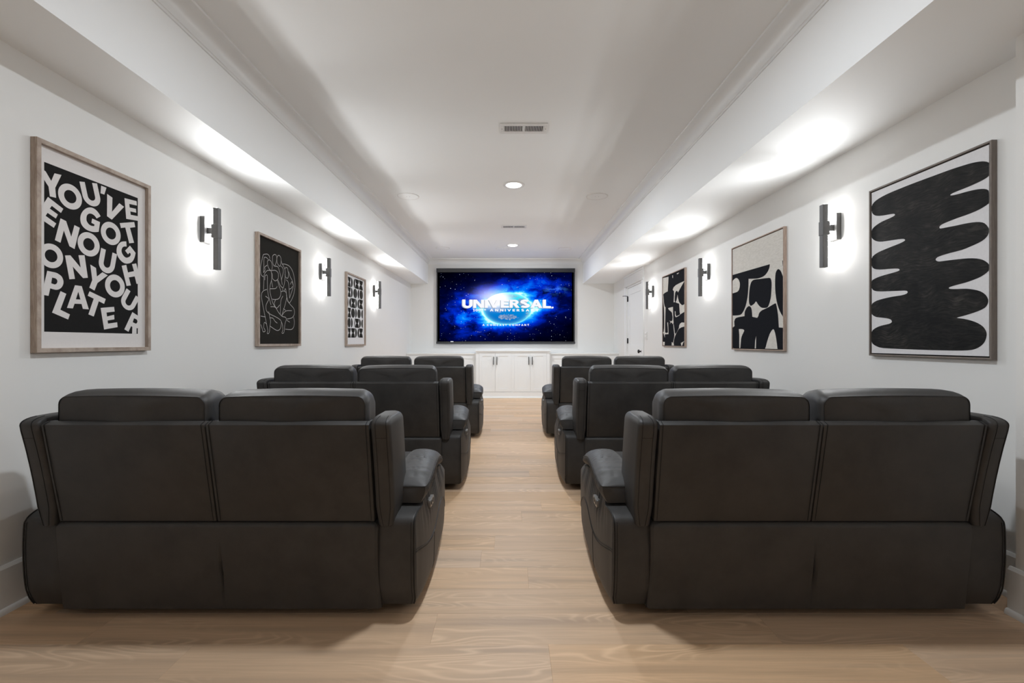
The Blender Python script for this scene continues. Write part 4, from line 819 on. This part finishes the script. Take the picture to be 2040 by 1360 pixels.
# canvases in thin floating frames
def canvas(y0, y1, z0, z1, label, mat_f, mat_c):
    f = Frame(1, y0, y1, z0, z1, .025, label, 'framed_canvas')
    f.rails(.0085, mat_f)
    f.sheet('backing', -f.w+.006, f.w-.006, -f.h+.006, f.h-.006, .002, .006, M['gap_black'])
    f.sheet('canvas', -f.w+.0145, f.w-.0145, -f.h+.0145, f.h-.0145, .005, .0196, mat_c)
    f.b = (-f.w+.0147, f.w-.0147, -f.h+.0147, f.h-.0147)
    return f
C1 = canvas(1.918, 2.574, .9665, 1.8945, 'taupe-framed white canvas with one large brushed black form of rounded lobes', M['taupe'], M['white_canvas'])
C1.flat('painted_form', [[(a, b+1.448-1.4305-.0175) for a, b in BLOB]], .0200, M['brush_black'], C1.b)
C2 = canvas(3.376, 4.172, .976, 1.902, 'pale-wood-framed canvas with cream top third and navy-black cut-out shapes below', M['pale_oak'], M['cream'])
for p in CUTOUT_DARK: C2.flat('dark_shape', [p], .0200, M['navy_ink'], C2.b)
for p in CUTOUT_LIGHT: C2.flat('pale_shape', [p], .0204, M['cream'], C2.b)
C3 = canvas(5.29, 6.07, .989, 1.914, 'pale-wood-framed navy-black canvas broken by slim cream slivers, nearest the door', M['pale_oak'], M['navy_ink'])
for p in FORMS_LIGHT: C3.flat('pale_shape', [p], .0200, M['cream'], C3.b)

# ------------------------------------------------------------------ reclining loveseat, built once in its own coordinates (x across, y forward from the rear, z up)
def loveseat(label, group):
    t = empty('reclining_loveseat', (0, 0, 0), label, 'sofa', group)
    lm = M['leather']
    RS = random.Random(3)
    # -- dark base under the upholstery
    Geo().box(-.57, .57, .09, .84, 0, .075, .004).build('base', M['base_black'], t)
    Geo().box(-.59, .59, .0, .86, .062, .33, .02).build('seat_box', lm, t, 40)
    Geo().prism([(.00, .30), (.10, .30), (.07, .74), (-.05, .74)], 0, -.575, .575, .01).build('back_core', lm, t, 40)
    # -- lower rear panel
    def ylow(z): return interp([(.04, -.011), (.10, -.020), (.2, -.034), (.3, -.0425), (.376, -.0445)], z)
    zs = [.0405, .046, .06, .10, .14, .18, .22, .26, .30, .33, .345, .354, .361, .367, .371, .3735]
    xs = [-1, -.985] + [-.95+.1*i for i in range(10)] + [-.03, -.01, 0, .01, .018, .024, .03, .04, .06] + [.1+.1*i for i in range(9)] + [.95, .985, 1]
    xs = sorted(set(round(x, 4) for x in xs))
    loops = []
    for z in zs:
        r = .022
        hw = .597 - (r - math.sqrt(max(0, r*r-(z-(.3735-r))**2)) if z > .3735-r else 0)
        hw += .004*max(0, (.12-z)/.08) - .003*math.sin(PI*min(1, max(0, (z-.1)/.27)))
        lp = []
        for x in xs:
            e = 1-abs(x)
            y = ylow(z) + (.010*(1-min(1, e/.016)) ** 2) + (.012*max(0, (z-.361)/.0125)**2)
            wz = max(0, 1-abs((z-.18)/.13))
            xc = .022 + .10*(.26-z)*.35
            y += .013*wz*math.exp(-((x-xc)/.007)**2) - .003*wz*math.exp(-((x-xc-.025)/.02)**2) + .003*wz*math.exp(-((x-xc+.05)/.012)**2)
            lp.append((x*hw, y, z))
        lp += [(hw, .03, z), (-hw, .03, z)]
        loops.append(lp)
    o = Geo().loft(loops).build('lower_back_panel', lm, t, 35)
    iR, n0 = len(xs)-1, 0
    rim = [(l[0][0]-.0004, l[0][1]+.0005, l[0][2]) for l in loops] + [(x, y-.0004, z+.0004) for x, y, z in loops[-1][1:len(xs)-1]] + [(l[iR][0]+.0004, l[iR][1]+.0005, l[iR][2]) for l in loops[::-1]]
    Geo().tube(rim, .0017, 6).build('piping', M['piping'], o, 60)
    # -- upper rear panels with their light-catching top ledge
    for s in (-1, 1):
        prof = [(-.034, .3775), (-.103, .7470), (-.0785, .7580), (-.062, .7530), (.05, .742), (.09, .3775)]
        g = Geo(); g.prism(prof, 0, s*.0022, s*.583, .003, 2)
        p = g.build('upper_back_panel', lm, t, 30)
        for xx in (.0135, .572):
            for dx in (0,):
                q = Geo().tube([(s*xx, -.0352, .382), (s*xx, -.0700, .56), (s*xx, -.1035, .7435), (s*xx, -.1030, .7485), (s*xx, -.080, .7588)], .0011, 5)
                q.build('stitching', M['thread'], p)
    # -- side wings of the backrest
    for s in (-1, 1):
        zt, zb = .773, .362
        def yrear(z): return interp([(.362, -.040), (.45, -.052), (.56, -.071), (.66, -.092), (.73, -.109), (.749, -.112)], z)
        lv = [(zb, .021, 0), (zb+.003, .017, 0), (.370, .0145, 0), (.378, .0125, 0), (.388, .010, 0), (.40, .0075, 0), (.415, .004, 0), (.435, 0, 0), (.48, 0, 0), (.54, 0, 0), (.60, 0, 0), (.66, 0, 0), (.70, 0, 0), (.725, 0, 0)]
        for i in range(1, 9):
            a = PI/2*i/8
            lv.append((.738+.035*math.sin(a), .018*(1-math.cos(a)), 1-math.cos(a)))
        loops = []
        for z, ins, tp in lv:
            yr = yrear(min(z, .749)) + .075*tp**1.6
            yf = yrear(min(z, .749)) + .215 - .05*tp
            x0, x1 = .5885+ins*.6, .661-ins*.6
            bulge = .006 if z > .40 else .006*max(0, (z-.362)/.038)
            pts = []
            rc = .018
            for i in range(7):                                   # inner rear corner
                a = PI/2*i/6; pts.append((x0+rc-rc*math.cos(a), yr+rc-rc*math.sin(a)))
            for i in range(1, 4): pts.append((x0+rc+(x1-x0-2*rc)*i/4, yr-.0015*math.sin(PI*i/4)))
            for i in range(7):
                a = PI/2*i/6; pts.append((x1-rc+rc*math.sin(a), yr+rc-rc*math.cos(a)))
            for i in range(1, 12):
                q = i/12; pts.append((x1 + bulge*math.sin(PI*min(1, q*1.15)) - ins*.35*q, yr+rc+(yf-yr-rc)*q))
            pts += [(x1-.02, yf+.01), (x0+.02, yf+.01), (x0, yf)]
            for i in (1, 2, 3): pts.append((x0, yf+(yr+rc-yf)*i/4))
            loops.append([(s*x, y, z) for x, y in pts])
        w = Geo().loft(loops).build('back_wing', lm, t, 50)
        for xx in (.6075, .6465):
            ins_ = [(a_[0], a_[1]) for a_ in lv[:8]]
            ln = [(s*(xx+(-.6 if xx > .63 else .6)*interp(ins_, z)), yrear(z)-.0006, z) for z in [.364, .367, .372] + [.378+.0118*i for i in range(31)]]
            for i in range(1, 8):
                a = PI/2*i/8; tp = 1-math.cos(a)
                ln.append((s*(xx + (.010 if xx < .63 else -.010)*tp*.6), yrear(.749)+.075*tp**1.6-.0004, .738+.035*math.sin(a)+.0006))
            Geo().tube(ln, .0010, 5).build('stitching', M['thread'], w)
        Geo().tube([(s*x, yrear(.70)-.0012, .70) for x in (.608, .625, .646)], .0007, 5).build('stitching', M['thread'], w)
    # -- head cushions
    for s in (-1, 1):
        x0, x1 = .018, .566
        secs = [(-.0630, .0085, .8415, .028, .010), (-.0590, .005, .8420, .030, .0095), (-.052, .001, .8465, .032, .006), (-.040, .0, .852, .034, .003), (-.022, .003, .8575, .036, .0), (.005, .010, .8605, .038, 0), (.04, .015, .8595, .038, 0), (.08, .018, .85, .038, .0), (.11, .022, .833, .04, .004), (.13, .034, .81, .04, .01)]
        loops = []
        for y, ins, top, r, lo in secs:
            a, b, zt, zb = x0+ins, x1-ins, top, .70+lo
            lp = []
            for (px_, pz_) in rrect(a, b, zb, zt, r, 6): lp.append((px_, pz_))
            # subdivide the long top edge so it can arch
            out = []
            for i, p in enumerate(lp):
                out.append(p)
                q = lp[(i+1) % len(lp)]
                if abs(q[0]-p[0]) > .2:
                    for j in range(1, 16): out.append((p[0]+(q[0]-p[0])*j/16, p[1]+(q[1]-p[1])*j/16))
            fin = []
            for px_, pz_ in out:
                uu = (px_-x0)/(x1-x0)
                if pz_ > .76: pz_ += .006*math.sin(PI*min(1, max(0, uu*.9+.1))) - .005*(1-uu)**2
                fin.append((s*px_, y - (.010*math.sin(PI*uu)*(1 if y < -.055 else 0)), pz_))
            loops.append(fin)
        # rear face: gently puffed, made of shrinking copies of the seam outline
        base = loops[0]; rear = []
        cx = sum(p[0] for p in base)/len(base); cz = sum(p[2] for p in base)/len(base)
        for q in (.25, .6, .85, .96): rear.append([(cx+(p[0]-cx)*q, p[1]-.010*(1-q**3), cz+(p[2]-cz)*q) for p in base])
        c = Geo().loft(rear+loops).build('head_cushion', lm, t, 60)
        n = len(base)
        Geo().loft([[tuple(Vector(p)+d) for p in loops[0]] for d in (Vector((0, -.0022, .0005)), Vector((0, .0005, .0024)), Vector((0, .0025, 0)))], ring=True, cap=False).build('piping', M['piping'], c, 60)
    # -- arms
    SO = [(-.04, .728), (0, .730), (.06, .740), (.147, .747), (.32, .750), (.51, .744), (.72, .730), (.88, .708), (1.0, .69)]
    YR = [(.048, .0075), (.09, -.008), (.126, -.018), (.20, -.025), (.27, -.027), (.32, -.026), (.366, -.023), (.379, -.016), (.387, -.004), (.393, .012), (.398, .036), (.403, .075)]
    def zrise(y): return interp([(.05, 0), (.12, .008), (.2, .018), (.3, .030), (.38, .036), (.47, .030), (.60, .006), (.75, -.028), (.87, -.057), (.93, -.065)], y)
    def wrinkle(y, z, s):
        f = max(0, min(1, (z-.27)/.09))
        e = max(0, min(1, (y-.03)/.06))*max(0, min(1, (.88-y)/.1))
        return f*e*(.0034*math.sin(y*165+2.2*math.sin(y*21)+(z-.3)*22*s)*(.6+.4*math.sin(y*37+1)) - .002)
    def sout(y, z, s=1):
        b = interp(SO, y) - .010*max(0, (.085-z)/.037)**2
        b += .004*math.sin(PI*min(1, max(0, (z-.05)/.35))) - .016*max(0, min(1, (z-.325)/.07))*max(0, min(1, (y-.05)/.15))
        return b + wrinkle(y, z, s)
    ydense = [.0+.0078*i for i in range(111)]
    for s in (-1, 1):
        loops = []
        for z in (.048, .052, .06, .075, .10, .13, .16, .19, .22, .25, .275, .30, .32, .34, .355, .366, .374, .379, .383, .387, .390, .393, .396, .399, .401, .403):
            yr = interp(YR, z)
            xe = interp(SO, yr) - (.010*max(0, (.085-z)/.037)**2)
            rc = .010
            pts = [(.594, yr+.004)]
            for i in range(1, 8): pts.append((.594+(xe-rc-.594)*i/8, yr + .0015*math.sin(PI*i/8)))
            for i in range(5):
                a = PI/2*i/4; pts.append((xe-rc+rc*math.sin(a), yr+rc-rc*math.cos(a)))
            for y in ydense:
                yy = yr+rc+.004 + (y/.858)*(.858-(yr+rc+.004))
                pts.append((max(sout(yy, z, s), .6), yy))
            xf = pts[-1][0]
            for i in range(1, 6):
                a = PI/2*i/5; pts.append((xf-.06*(1-math.cos(a)), .858+.07*math.sin(a)))
            pts += [(.62, .930), (.594, .925)]
            loops.append([(s*x, y, z + zrise(y)*max(0, (z-.30)/.103)**1.3) for x, y in pts])
        a_ = Geo().loft(loops).build('arm', lm, t, 50)
        # welt down the rear outer corner and seams on the side
        ln = []
        for z in [.05+.01*i for i in range(33)] + [.383, .387, .39, .393, .396, .399, .401, .403]:
            yr = interp(YR, z); xe = interp(SO, yr) - (.010*max(0, (.085-z)/.037)**2)
            ln.append((s*(xe-.0008), yr+.0012, z))
        Geo().tube(ln, .0026, 7).build('piping', M['piping'], a_, 60)
        Geo().tube([(p[0]-s*.011, p[1]-.0022, p[2]) for p in ln[:33]], .0009, 5).build('stitching', M['thread'], a_)
        for dz in (0, .009):
            ln = []
            for i in range(60):
                y = -.012 + .80*i/59
                z = interp([(-.02, .256), (.05, .241), (.12, .224), (.20, .212), (.28, .218), (.36, .245), (.43, .268), (.55, .262), (.70, .20), (.80, .13)], y)+dz
                ln.append((s*(sout(y, z, s)+.0006), y, z))
            Geo().tube(ln, .0014, 5).build('seam', M['piping'], a_)
        ln = [(s*(sout(.275, z, s)+.0004), .275, z) for z in [.052+.008*i for i in range(21)]]
        Geo().tube(ln, .0010, 5).build('stitching', M['thread'], a_)
        # -- pillow top of the arm
        loops = []
        ys = [.060, .062, .066, .074, .084, .096, .11, .13, .15] + [.15+.0095*i for i in range(1, 70)] + [.83, .85, .862, .870]
        nt = 26
        for y in ys:
            zb = interp([(.05, .414), (.1, .416), (.2, .429), (.3, .445), (.38, .449), (.47, .440), (.60, .412), (.75, .376), (.87, .346)], y)
            th = interp([(.05, .062), (.2, .057), (.38, .050), (.6, .050), (.87, .045)], y)
            e0 = max(0, (y-.060)); e1 = max(0, .870-y)
            D = .024*min(1, (e0/.11))**.5*min(1, (e1/.10))**.5 if e0 > 0 and e1 > 0 else .0
            xo = interp([(.05, .752), (.1, .756), (.2, .757), (.4, .745), (.6, .728), (.87, .698)], y) - (.012 if y < .0615 or y > .868 else 0)
            xi = .598
            if y > .864: th *= .7
            ew = min(1, e0/.03)*min(1, e1/.04)
            lp = [(xi, zb), (xo-.018, zb-.002)]
            for i in range(1, 7):                                     # puffed outer face
                q = i/6
                lp.append((xo-.018*(1-q)**2 + .006*math.sin(PI*q)*ew + .0035*ew*math.sin(y*190+q*2.5)*math.sin(PI*q), zb+th*q))
            for i in range(1, nt):
                q = i/nt
                x = xo-(xo-xi)*q
                dome = (1-abs(2*q-1)**2.6)**.75
                ph = y*78 + q*4.2 + 1.3*math.sin(y*19)
                crease = (.45 - 1.5*(1-abs(math.sin(ph)))**2.2 ) * (.6+.4*math.sin(y*41+q*3))
                fade = math.exp(-((q-.34)/.36)**2)
                lean = .020*q*(1 if q < .8 else (1-q)*5)
                lp.append((x, zb+th+D*dome + (0.0062*crease*fade*dome + lean)*ew))
            lp.append((xi, zb+th))
            loops.append([(s*x, y, z) for x, z in lp])
        p = Geo().loft(loops).build('arm_pillow', lm, t, 55)
        ln = [(l[7][0]+s*.0008, l[7][1], l[7][2]) for l in loops]
        Geo().tube([(s*.61, .0605, loops[0][7][2])] + ln, .0020, 6).build('piping', M['piping'], p, 60)
        # -- control plate with two ports
        y0, z0 = .228, .356
        xp = max(sout(y0+d, z0+e, s) for d in (-.04, 0, .04) for e in (-.02, 0, .02)) + .0005
        g = Geo()
        g.loft([[(s*(xp+d_), y0+yy, z0+zz_+zrise(y0)*.3) for yy, zz_ in rrect(-.040+k_, .040-k_, -.016+k_, .016-k_, .006, 3)] for d_, k_ in ((-.012, 0), (.003, 0), (.0045, .0015))])
        cp = g.build('control_plate', M['steel'], t, 40)
        for dy, r in ((-.017, .010), (.017, .010)):
            Geo().loft([[(s*(xp+d_), y0+dy+r*math.cos(2*PI*i/16), z0+r*math.sin(2*PI*i/16)+zrise(y0)*.3) for i in range(16)] for d_ in (.003, .0065)]).build('control_button', M['black_metal'], cp, 40)
    # -- seat, inner back and footrest (turned away from the camera)
    for s in (-1, 1):
        g = Geo()
        loops = [[(s*x, y, z) for x, z in rrect(.008+i_, .586-i_, .27+i_*.5, zt, .035, 5)] for y, i_, zt in ((.10, .02, .40), (.13, .004, .42), (.3, 0, .428), (.6, 0, .436), (.82, 0, .432), (.88, .004, .415), (.905, .02, .39))]
        g.loft(loops).build('seat_cushion', lm, t, 50)
        g = Geo()
        loops = []
        for z, i_, y0, y1 in ((.455, .03, .10, .15), (.465, .012, .075, .185), (.50, .002, .06, .205), (.58, 0, .04, .205), (.65, .001, .03, .185), (.69, .008, .03, .16), (.705, .03, .045, .13)):
            loops.append([(s*x, y, z) for x, y in rrect(.008+i_, .584-i_, y0, y1, min(.03, (y1-y0)*.45), 5)])
        g.loft(loops).build('lumbar_cushion', lm, t, 50)
        g = Geo()
        loops = [[(s*x, y, z) for x, z in rrect(.008+i_, .586-i_, .085+i_, .40-i_, .03, 5)] for y, i_ in ((.86, 0), (.90, 0), (.925, .004), (.938, .02))]
        g.loft(loops).build('footrest', lm, t, 50)
    return t

def dup(o, parent=None):
    c = o.copy(); COL.objects.link(c)
    if parent:
        c.parent = parent
        c.matrix_parent_inverse = o.matrix_parent_inverse
    for ch in list(o.children): dup(ch, c)
    return c
SOFAS = [
    ((-1.085, 1.720), (1, 1, 1), 'charcoal leather reclining loveseat in the row closest to the camera, left of the aisle'),
    ((1.116, 1.720), (1, 1, 1), 'charcoal leather reclining loveseat in the row closest to the camera, right of the aisle'),
    ((-1.0646, 3.184), (.99, 1, 1.022), 'charcoal leather reclining loveseat in the middle row, left of the aisle'),
    ((1.108, 3.184), (.99, 1, 1.022), 'charcoal leather reclining loveseat in the middle row, right of the aisle'),
    ((-1.0507, 4.947), (.98, 1, 1.035), 'charcoal leather reclining loveseat in the row nearest the screen, left of the aisle'),
    ((1.112, 4.947), (.98, 1, 1.035), 'charcoal leather reclining loveseat in the row nearest the screen, right of the aisle'),
]
first = loveseat(SOFAS[0][2], 'reclining loveseats facing the screen')
for i, ((x, y), sc, lab) in enumerate(SOFAS):
    o = first if i == 0 else dup(first)
    o.location = (x, y, 0); o.scale = sc; o['label'] = lab
